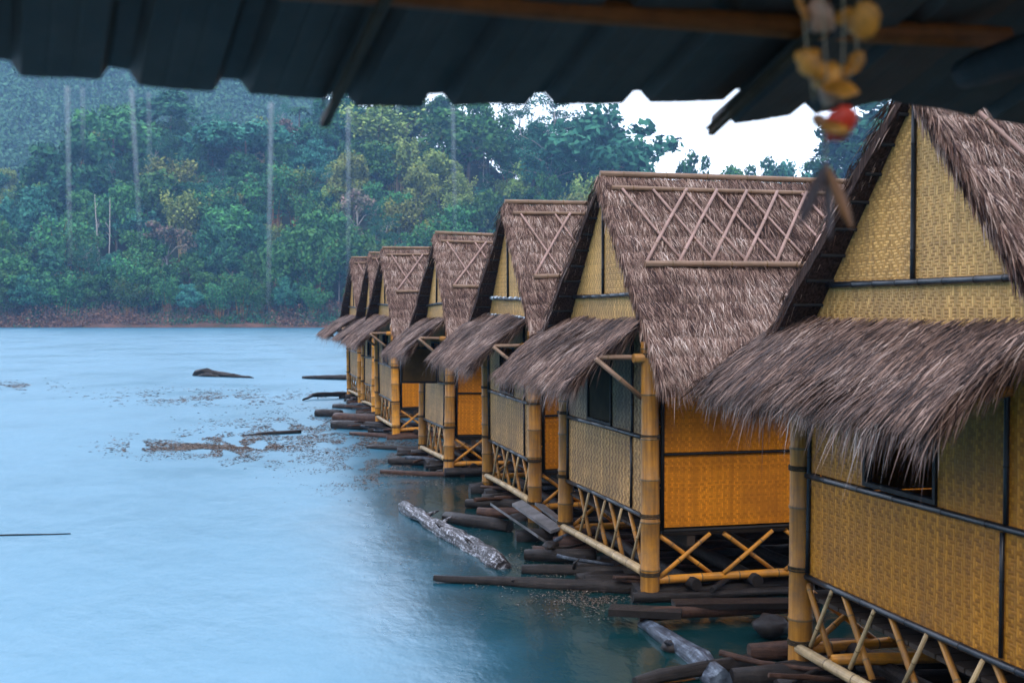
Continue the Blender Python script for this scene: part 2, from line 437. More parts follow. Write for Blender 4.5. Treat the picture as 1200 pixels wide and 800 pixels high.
def make_hut(idx, loc, rz, W, Lx, ridge, label, detail=1.0, orient=None, front_mats=('weave_front', 'weave_old'), side='weave_orange', shutter=False, tape=False, trimmed=True, post_m='bamboo', lat_n=None, awn_len=.68, extra=None, window='open'):
    h = empty('thatched_hut', loc, rz)
    h.rotation_euler = (R([0, .2, 0, 1.1, -.9, 1.0, -.8, .9][idx]), R([0, 0, 0, -.7, .9, -1.0, .8, -.9][idx]), rz)
    tag(h, label, 'hut', 'thatched huts in a row on the lake')
    ridge -= .05
    eave_z = 2.17; ovh = .40; cy = W / 2
    run = cy + ovh
    rise = ridge - eave_z
    sl = math.hypot(run, rise)
    cth, sth = run / sl, rise / sl
    BM = [M[post_m], M['bamboo_node']]
    # corner posts
    pr = .093
    for (x, y, z0) in ((0.0, 0.0, -.25), (0.0, W, -.25), (Lx, 0, -.25), (Lx, W, -.25)):
        top = eave_z + (ovh / run) * rise - .12
        if x == 0 and False: pass
        if x == 0:
            for zl in (.24, .80, 1.56, 2.34):
                q = MB()
                for c_ in range(3):
                    zz = zl + c_ * .014 + U(-.003, .003)
                    q.tube([(x + .02, y, zz), (x + .02, y, zz + .011)], [pr + .006, pr + .005], 16)
                q.build('lashing', M['lash'], h)
        P('post', BM, h, ((x + .02, y + (.0 if y == 0 else 0), z0), (x + .02 + U(-.01, .01), y, top), pr, pr * .9), node=.42, n=16, bend=.008)
    # floor
    mb = MB()
    z = .60
    yy = .06
    while yy < W - .1:
        mb.box((.06, yy, z), (Lx - .06, yy + .135, z + .03)); yy += .15
    mb.box((.42, .04, z - .10), (.50, W - .04, z - .002)); mb.box((Lx - .13, .04, z - .10), (Lx - .05, W - .04, z - .002)); mb.box((Lx / 2 - .04, .04, z - .10), (Lx / 2 + .04, W - .04, z - .002))
    mb.build('floor', M['deck_wood'], h)
    # ---- front wall (x = 0 plane, faces the lake), window opening
    wy0, wy1, wz0, wz1 = W * .42, W * .69, 1.60, 2.24
    x0, x1 = .035, .055
    zb, zm, zt = .78, 1.54, 2.66
    ya, yb = .09, W - .09
    fl = MB(); fl.box((x0, ya, zb), (x1, yb, zm - .02)); fl.build('lower_panel', M[front_mats[0]], h)
    fu = MB()
    fu.box((x0, ya, zm + .02), (x1, wy0 - .03, zt)); fu.box((x0, wy1 + .03, zm + .02), (x1, yb, zt)); fu.box((x0, wy0 - .03, wz1 + .03), (x1, wy1 + .03, zt))
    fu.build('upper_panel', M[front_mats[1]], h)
    w = MB()
    for (a, b, c, d) in ((wy0 - .03, wy0, wz0 - .03, wz1 + .03), (wy1, wy1 + .03, wz0 - .03, wz1 + .03)):
        w.box((x0 - .02, a, c), (x1 + .02, b, d))
    w.box((x0 - .02, wy0, wz0 - .03), (x1 + .02, wy1, wz0)); w.box((x0 - .02, wy0, wz1), (x1 + .02, wy1, wz1 + .03))
    wo = w.build('window', M['black_matt'], h)
    if window == 'shut':
        g = MB(); g.box((x0 + .002, wy0 + .002, wz0 + .002), (x0 + .012, wy1 - .002, wz1 - .002)); g.build('pane', M['window_dark'], wo)
    if shutter:
        g = MB(); g.box((-.62, wy0 + .01, wz0 - .04), (-.02, wy0 + .035, wz1 - .10))
        so = g.build('shutter', M['shutter'], wo)
        g = MB()
        for q in ((-.66, -.62, wz0 - .08, wz1 - .06), (-.02, .012, wz0 - .08, wz1 - .06)):
            g.box((q[0], wy0, q[2]), (q[1], wy0 + .045, q[3]))
        g.box((-.62, wy0, wz0 - .08), (-.02, wy0 + .045, wz0 - .04)); g.box((-.62, wy0, wz1 - .10), (-.02, wy0 + .045, wz1 - .06))
        g.build('shutter_frame', M['black_matt'], so)
    # trim on the front
    TR = [M['black_trim'], M['black_matt']]
    def tr(a, b, r=.02, name='trim_bar'):
        return P(name, TR, h, (a, b, r, r), node=.5, n=8, bend=.008)
    tr((.02, .05, zb + .0), (.02, W - .05, zb - .01), .024)
    tr((.02, .06, zm + .01), (.02, W - .06, zm - .01), .022)
    tr((.02, W - .105, zb + .02), (.02, W - .105, zt - .03), .018)
    tr((.02, .115, zb + .02), (.02, .115, zt - .03), .018)
    tr((.02, W * .18, zm + .03), (.02, W * .18, zt - .05), .016)
    tr((.02, W * .19, zb + .03), (.02, W * .19, zm - .02), .014)
    # ---- gable
    zg = 2.95
    def hw(zz): return (ridge - .10 - zz) / rise * run
    zbot = zt + .002
    g = MB()
    def gp(pts, m, name):
        q = MB()
        a = [(x0 - .005, y, z) for y, z in pts]; b = [(x1 - .005, y, z) for y, z in pts]
        n = len(pts)
        q.add(a, [tuple(range(n))[::-1]], 0, [[(y, z) for y, z in pts][::-1]])
        q.add(b, [tuple(range(n))], 0, [[(y, z) for y, z in pts]])
        for i in range(n):
            j = (i + 1) % n
            q.quad(a[i], a[j], b[j], b[i], 0, [(0, 0), (0, .1), (.02, .1), (.02, 0)])
        return q.build(name, M[m], h)
    hb, hg = min(cy + .05, hw(zbot)), hw(zg + .012)
    gp([(cy - hw(zg - .012), zg - .012), (cy + hw(zg - .012), zg - .012), (cy + hw(zbot), zbot), (cy - hw(zbot), zbot)][::-1], 'weave_gable', 'gable_strip')
    gp([(cy + .008, zg + .012), (cy + hg, zg + .012), (cy + .008, ridge - .11)], 'weave_gable_b' if idx % 2 else 'weave_gable', 'gable_panel')
    gp([(cy - hg, zg + .012), (cy - .008, zg + .012), (cy - .008, ridge - .11)], 'weave_gable' if idx % 2 else 'weave_gable_b', 'gable_panel')
    P('gable_bar', TR, h, ((.015, cy, zg), (.015, cy, ridge - .13), .017, .017), node=.6, n=8)
    P('gable_bar', TR, h, ((.0, cy - hw(zg) - .02, zg), (.0, cy + hw(zg) - .03, zg), .023, .023), node=.3, n=10, bend=.012)
    if tape:
        P('gable_bar', TR, h, ((.0, cy - hw(zbot) + .02, zbot + .03), (.0, cy + hw(zbot) - .03, zbot + .03), .023, .023), node=.3, n=8, bend=.012)
        for zz, hh in ((zg, hw(zg)), (zbot + .03, hw(zbot))):
            t = MB()
            yy = cy - hh + .1
            while yy < cy + hh - .1:
                l_ = U(.05, .2)
                t.tube([(-.002, yy, zz), (-.002, yy + l_, zz + U(-.005, .005))], [.028, .027], 8)
                yy += l_ + U(.03, .25)
            t.build('tape_wrapping', M['white_tape'], h)
    # ---- near side wall and far side wall, back wall
    for yy, vis in ((0.0, True), (W, False)):
        y0, y1 = (yy + .03, yy + .05) if yy == 0 else (yy - .05, yy - .03)
        zb2, zm2, zu = .66, 1.40, 2.02
        m = M[side]
        s1 = MB(); s1.box((.17, y0, zb2 + .03), (Lx - .1, y1, zm2 - .015)); s1.build('side_panel', m, h)
        s2 = MB(); s2.box((.17, y0, zm2 + .015), (Lx - .1, y1, zu - .012)); s2.box((.17, y0, zu + .012), (Lx - .1, y1, 2.52)); s2.build('side_panel', m, h)
        yo = y0 - .02 if yy == 0 else y1 + .02
        for (a, b, r) in (((.15, yo, zb2), (.15, yo, 2.5), .02), ((.14, yo, zb2), (Lx - .1, yo, zb2), .018), ((.17, yo, zm2), (Lx - .1, yo, zm2), .012), ((.17, yo, zu), (Lx - .1, yo, zu), .014), ((1.75, yo, zb2), (1.75, yo, 2.5), .012)):
            P('side_batten', [M['black_matt'], M['black_matt']], h, (a, b, r, r), node=9, n=8)
        OM = [M['bamboo_orange'], M['bamboo_node']]
        P('rail', OM, h, ((.05, yy + .02, .19), (Lx, yy + .02, .20), .042, .04), node=.4, n=12, bend=.01)
        k = 0; xx = .12
        while xx < Lx - .5:
            P('brace', OM, h, ((xx, yy + .0, .22), (xx + .52, yy + .0, .62), .024, .021), node=.3, n=8)
            P('brace', OM, h, ((xx + .02, yy + .045, .61), (xx + .55, yy + .045, .22), .024, .021), node=.3, n=8)
            xx += .66
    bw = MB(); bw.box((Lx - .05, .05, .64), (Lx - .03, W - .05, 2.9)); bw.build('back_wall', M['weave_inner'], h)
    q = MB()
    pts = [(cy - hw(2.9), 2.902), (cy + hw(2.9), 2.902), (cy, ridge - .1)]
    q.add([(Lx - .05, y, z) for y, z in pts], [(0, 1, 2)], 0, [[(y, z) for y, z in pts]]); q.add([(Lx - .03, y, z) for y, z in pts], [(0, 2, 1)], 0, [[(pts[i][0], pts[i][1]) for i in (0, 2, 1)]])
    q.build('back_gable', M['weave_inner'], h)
    # ---- front lattice under the wall
    PM = [M['bamboo_pale'], M['bamboo_node']]
    P('front_rail', PM, h, ((-.02, .09, .27), (-.02, W - .05, .22), .046, .038), node=.45, n=12, bend=.02)
    k = 0; yy = .16
    while yy < W - .5:
        P('lattice_cane', PM, h, ((-.005, yy + .30, .28), (.0, yy, .76), .017, .015), node=.4, n=6)
        P('lattice_cane', [M['bamboo'], M['bamboo_node']], h, ((.04, yy + .08, .26), (.04, yy + .48, .76), .024, .022), node=.3, n=8)
        yy += U(.52, .62)
    # ---- main roof: two thick slopes
    ov0, ov1 = .03, .32
    xb = Lx + .12
    def slope(sgn, name, dens):
        ov1 = .02 if sgn == 1 else .32
        mb = MB()
        ex = cy - sgn * run
        th = .075
        nseg = 8
        # wavy front verge
        vs = []
        N = Vector((0, -sgn * sth, cth))
        rows = []
        for i in range(nseg + 1):
            t = i / nseg
            c = Vector((0, cy - sgn * run * t, ridge - rise * t))
            xf = -(ov0 + (ov1 - ov0) * t) + .012 * math.sin(i * 2.1 + idx)
            rows.append([c + Vector((xf, 0, 0)), c + Vector((xb, 0, 0)), c + Vector((xf, 0, 0)) - N * th, c + Vector((xb, 0, 0)) - N * th])
        V = [p for r in rows for p in r]
        Fs = []
        for i in range(nseg):
            a, b = i * 4, (i + 1) * 4
            Fs += [(a, a + 1, b + 1, b), (a + 2, b + 2, b + 3, a + 3), (a, b, b + 2, a + 2), (a + 1, a + 3, b + 3, b + 1)]
        Fs += [(0, 2, 3, 1), (nseg * 4, nseg * 4 + 1, nseg * 4 + 3, nseg * 4 + 2)]
        mb.add(V, Fs, 0)
        vd = Vector((0, -sgn * cth, -sth))
        xf = lambda t: -(ov0 + (ov1 - ov0) * t)
        corner = Vector((-.25, cy, ridge)) + N * .0
        thatch_slope(mb, idx * 7.3 + sgn, corner, Vector((1, 0, 0)), vd, N, xb + .25, sl, dens, xfront=lambda t: xf(t) + .25)
        # strands spilling over the front verge
        for _ in range(int(dens * .9)):
            t = U(.02, 1); x = xf(t) + U(-.01, .1)
            p = Vector((x, cy - sgn * run * t, ridge - rise * t)) + N * U(-.07, .02)
            d = (vd * U(.7, 1) + Vector((-1, 0, 0)) * U(0, .35) + Vector((0, 0, -1)) * U(0, .4)).normalized()
            strand(mb, p, d, Vector((-1, 0, 0)) if U(0, 1) < .5 else N, U(.1, .28), U(.5, 1.2) * .01, U(0, .5), 1)
        return mb.build(name, [M['thatch_base'], M['thatch']], h)
    near = slope(1, 'roof_slope', 4000 * detail)
    far = slope(-1, 'roof_slope', 240 * detail)
    # thatch laths under the far slope (seen from below at the gable)
    lm = MB()
    for i in range(1, 12):
        t = i / 12
        N = Vector((0, sth, cth))
        c = Vector((0, cy + run * t, ridge - rise * t)) - N * .085
        lm.tube([c + Vector((-(ov0 + (ov1 - ov0) * t) + .02, 0, 0)), c + Vector((Lx, 0, 0))], [.014, .014], 6)
    lm.build('roof_laths', M['black_matt'], far)
    P('eave_beam', BM, h, ((-.16, -.02, 2.33), (Lx, -.02, 2.33), .045, .045), node=.5)
    P('eave_beam', BM, h, ((-.16, W + .02, 2.33), (Lx, W + .02, 2.33), .045, .045), node=.5)
    # ridge pole, rails and lattice on the near slope
    GM = [M['bamboo_grey'], M['bamboo_node']]
    P('ridge_pole', GM, h, ((-.03, cy - .03, ridge + .055), (Lx + .1, cy - .03, ridge + .045), .035, .032), node=.5, n=10, bend=.01)
    def on(s_, x, lift=.06):
        return Vector((x, cy - cth * s_, ridge - sth * s_)) + Vector((0, -sth, cth)) * lift
    s_top, s_bot = .20, (ridge - 3.2) / sth
    P('roof_rail', GM, h, (on(s_top, .05, .065), on(s_top, Lx + .05, .065), .027, .025), node=.45, bend=.01)
    P('roof_rail', GM, h, (on(s_bot, .14, .075), on(s_bot, Lx + .05, .07), .034, .032), node=.35, bend=.012)
    LMt = [M['bamboo_pink'], M['bamboo_node']]
    xx = .16
    kk = 0
    while xx < Lx - .5:
        P('roof_batten', LMt, h, (on(s_bot - .02, xx, .075), on(s_top + .03, xx + .72, .10), .019, .017), node=.5, n=8, bend=.006)
        x2 = xx - .05
        P('roof_batten', LMt, h, (on(s_top + .03, x2 + .05, .078), on(s_bot - .02, x2 + .46, .072), .015, .014), node=.5, n=6, bend=.006)
        xx += (.34 if idx == 2 else .5) + U(-.03, .03); kk += 1
    GM0 = [M['bamboo_grey'], M['bamboo_node']]
    # ---- awning over the front
    aw = MB()
    az, A, drop = 2.68, awn_len, (.43 if idx == 1 else .55)
    y0a, y1a = .10, W + .12
    ns, nw = 14, 10
    def prof(s_): return Vector((-.02 - A * s_, 0, az - drop * (.84 * s_ + .16 * max(s_, 0) ** 2.4)))
    V = []
    for j in range(ns + 1):
        yy = y0a + (y1a - y0a) * j / ns
        for i in range(nw + 1):
            s_ = i / nw
            c = prof(s_) + Vector((0, yy, .035 * noise.noise(Vector((yy * 1.3, s_ * 2, idx * 3)))))
            V.append(c); V.append(c - Vector((0, 0, .045)))
    Fs = []
    def ix(j, i, k): return (j * (nw + 1) + i) * 2 + k
    for j in range(ns):
        for i in range(nw):
            Fs.append((ix(j, i, 0), ix(j + 1, i, 0), ix(j + 1, i + 1, 0), ix(j, i + 1, 0)))
            Fs.append((ix(j, i, 1), ix(j, i + 1, 1), ix(j + 1, i + 1, 1), ix(j + 1, i, 1)))
    for j in range(ns):
        Fs.append((ix(j, 0, 0), ix(j, 0, 1), ix(j + 1, 0, 1), ix(j + 1, 0, 0))); Fs.append((ix(j, nw, 0), ix(j + 1, nw, 0), ix(j + 1, nw, 1), ix(j, nw, 1)))
    for i in range(nw):
        Fs.append((ix(0, i, 0), ix(0, i + 1, 0), ix(0, i + 1, 1), ix(0, i, 1))); Fs.append((ix(ns, i, 0), ix(ns, i, 1), ix(ns, i + 1, 1), ix(ns, i + 1, 0)))
    aw.add(V, Fs, 0)
    area = A * 1.2 * (y1a - y0a)
    for _ in range(int(area * 4700 * detail)):
        s_ = U(-.04, 1) ** 1 if U(0, 1) < .9 else U(.8, 1)
        s_ = max(0, s_)
        yy = U(y0a - .02, y1a + .02)
        c = prof(s_) + Vector((0, yy, U(0, .045) + .035 * noise.noise(Vector((yy * 1.3, s_ * 2, idx * 3)))))
        tng = (prof(min(1, s_ + .05)) - prof(s_ - .001)).normalized() if s_ < .98 else Vector((-.75, 0, -.6))
        a = U(-.26, .26) + .38 * noise.noise(Vector((yy * 1.1, s_ * 1.5, idx))) - .1
        d = (tng * math.cos(a) + Vector((0, 1, 0)) * math.sin(a) + Vector((0, 0, U(-.02, .12)))).normalized()
        strand(aw, c, d, Vector((.5, 0, .85)), U(.12, .34), U(.5, 1.3) * .0068, U(0, .35), 1, U(-.01, .02))
    for _ in range(int((y1a - y0a) * 1300 * detail)):
        yy = U(y0a - .02, y1a + .02)
        clump = noise.noise(Vector((yy * 7, 5, idx)))
        c = prof(U(.84, 1)) + Vector((0, yy, U(-.05, .04)))
        d = Vector((-U(.15, .75), U(-.4, .35), -U(.6, 1.3))).normalized()
        strand(aw, c, d, Vector((-.7, 0, .7)), U(.10, .31) * (1 + .9 * clump) * (1.5 if U(0, 1) < .08 else 1), U(.4, 1.2) * .0085, U(.2, 1.4), 2)
    for ysd, sg in ((y0a, -.35), (y1a, 1)):
        for _ in range(int(260 * detail)):
            s_ = U(.05, 1)
            c = prof(s_) + Vector((0, ysd + U(-.03, .03), U(-.05, .03)))
            d = Vector((-U(.4, 1), sg * U(0, .35), -U(.3, 1.1))).normalized()
            strand(aw, c, d, Vector((-.3, sg * .6, .7)), U(.12, .38), U(.5, 1.2) * .01, U(.1, .8), 1)
    BM = GM0
    awo = aw.build('awning', [M['thatch_base'], M['thatch_grey'], M['thatch']], h)
    P('awning_pole', BM, awo, (prof(.88) + Vector((0, y0a + .05, -.11)), prof(.88) + Vector((0, y1a - .05, -.11)), .032, .03), node=.4)
    P('awning_pole', BM, awo, (prof(.4) + Vector((0, y0a + .05, -.10)), prof(.4) + Vector((0, y1a - .05, -.10)), .025, .025), node=.4)
    if idx > 1:
        for yy in (.02, W - .02):
            P('awning_strut', BM, h, ((-.06, yy, 1.95), (-.52, yy + .02, 2.33), .027, .024), node=.35, n=8)
            P('awning_strut', BM, h, ((.16, yy + .05, 2.33), (-.50, yy + .05, 2.34), .027, .025), node=.35, n=8)
    if extra: extra(h, W, Lx, ridge, on)
    return h


def extra_one(h, W, Lx, ridge, on):
    a = on((ridge - 3.24) / (2.24 / math.hypot(W/2+.4, 2.24)), .12, .1)
    P('roof_pole', [M['bamboo_pink'], M['bamboo_node']], h, (a + Vector((.12, -.02, .03)), a + Vector((.10, -.02, .95)), .034, .032), node=.3, n=12)
    P('awning_pole', [M['bamboo'], M['bamboo_node']], h, ((-.42, .45, 2.27), (-.05, .40, 2.33), .03, .03), node=.25)


W0 = 2.9
hut_specs = [
    # pixel of the near front post at the water, spec
    dict(px=None, lab='nearest thatched hut, golden woven front wall under a broad shaggy awning', ridge=4.3, detail=1.25, fm=('weave_gold', 'weave_gold'), W=2.95, extra=extra_one, window='open'),
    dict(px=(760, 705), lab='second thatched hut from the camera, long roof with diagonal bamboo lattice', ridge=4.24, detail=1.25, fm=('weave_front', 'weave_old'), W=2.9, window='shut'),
    dict(px=(625, 612), lab='third thatched hut from the camera, gable bars wrapped in torn pale tape', ridge=4.31, detail=1.0, fm=('weave_front', 'weave_front'), W=2.7, tape=True),
    dict(px=(524, 557), lab='fourth thatched hut from the camera, dark shutter swung open beside its window', ridge=4.25, detail=.8, fm=('weave_front', 'weave_front'), W=2.85, shutter=True),
    dict(px=(463, 514), lab='fifth thatched hut, third from the far end, bright X of bamboo poles on its roof', ridge=4.25, detail=.6, fm=('weave_front', 'weave_front'), W=2.7, post='bamboo_orange'),
    dict(px=(438, 487), lab='sixth thatched hut, last but one of the row, narrow strip of roof showing', ridge=4.5, detail=.5, fm=('weave_front', 'weave_front'), W=2.8, post='bamboo_orange'),
    dict(px=(422, 474), lab='farthest thatched hut at the open water end of the row', ridge=4.5, detail=.5, fm=('weave_front', 'weave_front'), W=2.8, post='bamboo_orange'),
]
D2 = F * UNIT
huts = []
for i, s in enumerate(hut_specs):
    if s['px'] is None:
        q = at(937, HOR, .79 * D2)
        loc = Vector((q.x, q.y - s['W'], 0))
    else:
        loc = onwater(*s['px'])
    rz = [0, .0, .01, -.012, .01, -.01, .015][i]
    if i == 2: Lx = 3.6
    else: Lx = 3.4
    huts.append((loc, s['W'], Lx, rz))
    make_hut(i + 1, loc, rz, s['W'], Lx, s['ridge'], s['lab'], awn_len=[.66, .68, .74, .66, .70, .78, .86][i], detail=s['detail'], front_mats=s['fm'], tape=s.get('tape', False), shutter=s.get('shutter', False), post_m=s.get('post', 'bamboo'), extra=s.get('extra'), window=s.get('window', 'open'))


# ------------------------------------------------------------------ logs
def logmesh(p0, p1, r0, r1, jit=.12, n=14, seg=.22, bend=.04, mb=None, stub=0):
    mb = mb or MB()
    p0 = Vector(p0); p1 = Vector(p1); d = p1 - p0; ln = d.length
    k = max(4, int(ln / seg)); sd = U(0, 90)
    off = Vector((U(-1, 1), U(-1, 1), U(-.4, .4))) * bend
    pts = []; rad = []
    for i in range(k + 1):
        t = i / k
        pts.append(p0 + d * t + off * math.sin(math.pi * t) + Vector((noise.noise(Vector((t * 3 + sd, 0, 0))), noise.noise(Vector((0, t * 3 + sd, 0))), noise.noise(Vector((0, 0, t * 3 + sd))) * .4)) * bend * .8)
        r = r0 + (r1 - r0) * t
        if i in (0, k): r *= .86
        rad.append(r * (1 + .10 * noise.noise(Vector((t * 9, sd, 1)))))
    mb.tube(pts, rad, n, 0, jit=jit, seed=sd)
    for _ in range(stub):
        t = U(.2, .9); c = p0 + d * t
        dr = Vector((U(-1, 1), U(-1, 1), U(.2, 1))).normalized()
        mb.tube([c, c + dr * (r0 * 1.6), c + dr * (r0 * 2.6) + d.normalized() * .05], [r0 * .4, r0 * .28, r0 * .1], 6, 0)
    return mb


# rafts under each hut
raft_words = ['nearest hut', 'second hut with the thick corner post', 'third hut with taped gable bars', 'fourth hut with the open shutter', 'fifth hut with the bright roof X', 'sixth hut, last but one of the row', 'farthest hut of the row']
for i, (loc, W, Lx, rz) in enumerate(huts):
    r = empty('log_raft', loc, rz)
    tag(r, 'raft of dark wet logs floating under the ' + raft_words[i], 'raft', 'log rafts under the huts')
    y = -.15
    k = 0
    while y < W + .55:
        rr = U(.045, .12)
        xs = U(-.5, -.1) if k % 3 else U(-.3, .1)
        o = logmesh((xs, y + U(-.18, .18), U(-.01, .07)), (Lx + U(0, .4), y + U(-.08, .08), U(-.01, .04)), rr, rr * U(.7, 1), jit=.3, bend=.07, mb=None, seg=.18, n=10).build('log', M[rnd.choice(['log_dark', 'log_dark', 'log_brown'])], r)
        y += rr * 2 + U(.05, .35); k += 1
    for k in range(9):
        c_ = Vector((U(-.35, .9), U(-.2, W), U(.10, .17))); a_ = U(-.9, .9); l_ = U(.25, .6)
        v_ = Vector((math.cos(a_), math.sin(a_), U(-.1, .1))) * l_
        logmesh(c_ - v_, c_ + v_, U(.015, .035), .014, jit=.3, bend=.06, seg=.12, n=7).build('stick', M[rnd.choice(['log_dark', 'log_brown', 'log_blue'])], r)
    for x in (.45, 1.1, 1.8, 2.7, Lx):
        rr = U(.06, .1)
        logmesh((x, -U(.1, .3), .15), (x + U(-.1, .1), W + U(.1, .4), .16), rr, rr * .9, seg=.35, n=10).build('cross_log', M['log_dark'], r)


def lg(name, label, cat, a, b, r0, r1, m='log_dark', jit=.12, bend=.04, stub=0, grp=None, seg=.2, n=14):
    c = (Vector(a) + Vector(b)) / 2
    mb = logmesh(Vector(a) - c, Vector(b) - c, r0, r1, jit=jit, bend=bend, stub=stub, seg=seg, n=n)
    o = mb.build(name, M[m]); o.location = c
    tag(o, label, cat, grp)
    return o


def wp(x, y, z): return onwater(x, y, z)


lg('driftwood_log', 'long log with peeling white bark slanting across the dark teal water', 'log', wp(472, 594, .05), wp(592, 664, .03), .095, .11, 'log_white', .34, .05, 4)
lg('driftwood_log', 'long thin dark log reaching out from under the second hut into the teal water', 'log', wp(508, 678, .04), wp(745, 690, .05), .035, .085, 'log_dark', .15, .05, 3)
lg('driftwood_log', 'dark log lying right behind the long thin one, its far end under the second hut', 'log', wp(612, 668, .04), wp(768, 672, .05), .06, .07, 'log_dark', .12, .03, 1)
lg('driftwood_log', 'short thick black log floating before the third hut, left of the grey boards', 'log', wp(522, 607, .06), wp(598, 618, .06), .085, .09, 'log_dark')
lg('driftwood_log', 'slim tan log at the water line below the fourth hut', 'log', wp(446, 553, .03), wp(545, 557, .03), .05, .055, 'log_brown')
lg('driftwood_log', 'silvery log running down from the second hut corner to the bottom edge', 'log', wp(752, 730, .03), wp(850, 804, .03), .06, .10, 'log_blue', .25, .06, 2)
lg('driftwood_log', 'dark log poking in from the bottom edge below the silvery log', 'log', wp(745, 803, .04), wp(880, 778, .06), .05, .07, 'log_dark', .15, .05, 2)
lg('driftwood_log', 'reddish log lying beyond the plank at the second hut post', 'log', wp(748, 722, .10), wp(935, 712, .12), .06, .06, 'log_brown', .1, .03)
lg('driftwood_log', 'thick brown log jutting into the lake by the fifth hut, upper of a stacked pair', 'log', wp(392, 489, .16), wp(452, 492, .16), .13, .13, 'log_brown', .06, .02)
lg('driftwood_log', 'thick black log under the brown one of the stacked pair by the fifth hut', 'log', wp(390, 498, .07), wp(455, 501, .07), .13, .12, 'log_dark', .06, .02)
lg('driftwood_log', 'stubby black log floating left of the sixth hut', 'log', wp(370, 484, .08), wp(400, 485, .08), .12, .12, 'log_dark', .06, .02)
lg('driftwood_log', 'dark log floating level beside the farthest hut post', 'log', wp(391, 476, .04), wp(428, 478, .04), .09, .09, 'log_dark', .06, .02)
lg('driftwood_log', 'long pointed black log lying on the pale water left of the farthest hut', 'log', wp(354, 442, .06), wp(420, 443, .08), .06, .17, 'log_dark', .06, .02)
lg('driftwood_branch', 'crooked thin branch floating between the pointed log and the stubby log', 'branch', wp(354, 469, .03), wp(412, 462, .12), .03, .10, 'log_dark', .2, .28, 4)
lg('driftwood_branch', 'thin twig lying on the pale water alone, lower left', 'branch', wp(-12, 628, .005), wp(80, 626, .005), .012, .006, 'log_dark', .2, .03, 0)
lg('driftwood_branch', 'thin dark branch floating at the edge of the brown leaf patch', 'branch', wp(283, 510, .01), wp(352, 506, .03), .015, .06, 'log_dark', .2, .05, 1)
lg('driftwood_log', 'thin log floating behind the fourth hut raft, half sunk', 'log', wp(410, 508, .03), wp(462, 512, .03), .05, .06, 'log_brown', .1, .03)
lg('driftwood_log', 'half sunk dark log before the fourth hut, just beyond the slim tan one', 'log', wp(430, 524, .02), wp(500, 528, .02), .05, .07, 'log_dark', .1, .03)
# the rock-like stump on open water
mb = MB()
c = wp(262, 441, 0)
a = wp(226, 440, 0) - c; b = wp(297, 443, 0) - c
N_ = 16
pts = [a + (b - a) * (k / N_) + Vector((0, 0, [.0, .08, .13, .15, .15, .12, .12, .09, .1, .07, .07, .05, .05, .04, .03, .02, .0][k])) for k in range(N_ + 1)]
rads = [.05, .12, .17, .19, .18, .16, .15, .13, .12, .1, .09, .09, .08, .07, .06, .05, .02]
mb.tube(pts, rads, 14, 0, jit=.45, seed=4)
mb.tube([p + Vector((.1, -.35, -.12)) for p in pts[:8]], [.03, .1, .13, .14, .13, .1, .07, .03], 10, 0, jit=.3, seed=9)
o = mb.build('driftwood_stump', M['log_dark']); o.location = c
tag(o, 'humped dark driftwood stump alone on the open pale water', 'driftwood')

# planks
def board(name, label, pts, th, m='plank', grp=None):
    c = sum((Vector(p) for p in pts), Vector()) / 4
    mb = MB()
    t = [Vector(p) - c for p in pts]; bt = [p - Vector((0, 0, th)) for p in t]
    def sub(a, b, k): return a + (b - a) * k
    mb.add(t, [(0, 1, 2, 3)], 0, [[(0, 0), (1, 0), (1, 1), (0, 1)]]); mb.add(bt, [(3, 2, 1, 0)], 0)
    for i in range(4):
        j = (i + 1) % 4
        mb.quad(t[i], bt[i], bt[j], t[j])
    o = mb.build(name, M[m]); o.location = c
    tag(o, label, 'plank', grp)
    return o


def plank_between(label, a, b, w, th=.035, m='plank', roll=0.0):
    a = Vector(a); b = Vector(b); d = (b - a).normalized()
    s = d.cross(Vector((0, 0, 1))).normalized() * w / 2
    s = s + Vector((0, 0, roll * w))
    return board('wooden_plank', label, [a - s, b - s, b + s, a + s], th, m)


plank_between('broad silvery board tilted on the logs before the third hut', wp(583, 595, .28), wp(640, 634, .12), .20, roll=.35)
plank_between('narrow grey board beside the broad silvery one by the third hut', wp(606, 588, .30), wp(652, 620, .20), .14, roll=-.15)
plank_between('short grey board leaning behind the other two by the third hut post', wp(632, 590, .30), wp(668, 618, .24), .12, roll=.1)
plank_between('thick dark plank lying at the foot of the second hut corner post', wp(715, 712, .16), wp(800, 716, .16), .22, .06, 'log_dark')
plank_between('long dark plank running right from the second hut post across the logs', wp(790, 706, .19), wp(960, 704, .19), .22, .05, 'log_dark')
# bank of stones/debris where the rafts meet the water
def rock(p, r, label, m='log_blue'):
    mb = MB()
    n = 9
    V = []; Fs = []
    for i in range(n + 1):
        th = math.pi * i / n
        for k in range(12):
            ph = 2 * math.pi * k / 12
            d = Vector((math.sin(th) * math.cos(ph), math.sin(th) * math.sin(ph), math.cos(th) * .6))
            V.append(d * r * (1 + .35 * noise.noise(d * 1.7 + Vector(p))))
    for i in range(n):
        for k in range(12):
            Fs.append((i * 12 + k, (i + 1) * 12 + k, (i + 1) * 12 + (k + 1) % 12, i * 12 + (k + 1) % 12))
    mb.add(V, Fs, 0, None, True)
    o = mb.build('float_chunk', M[m]); o.location = p
    tag(o, label, 'driftwood')


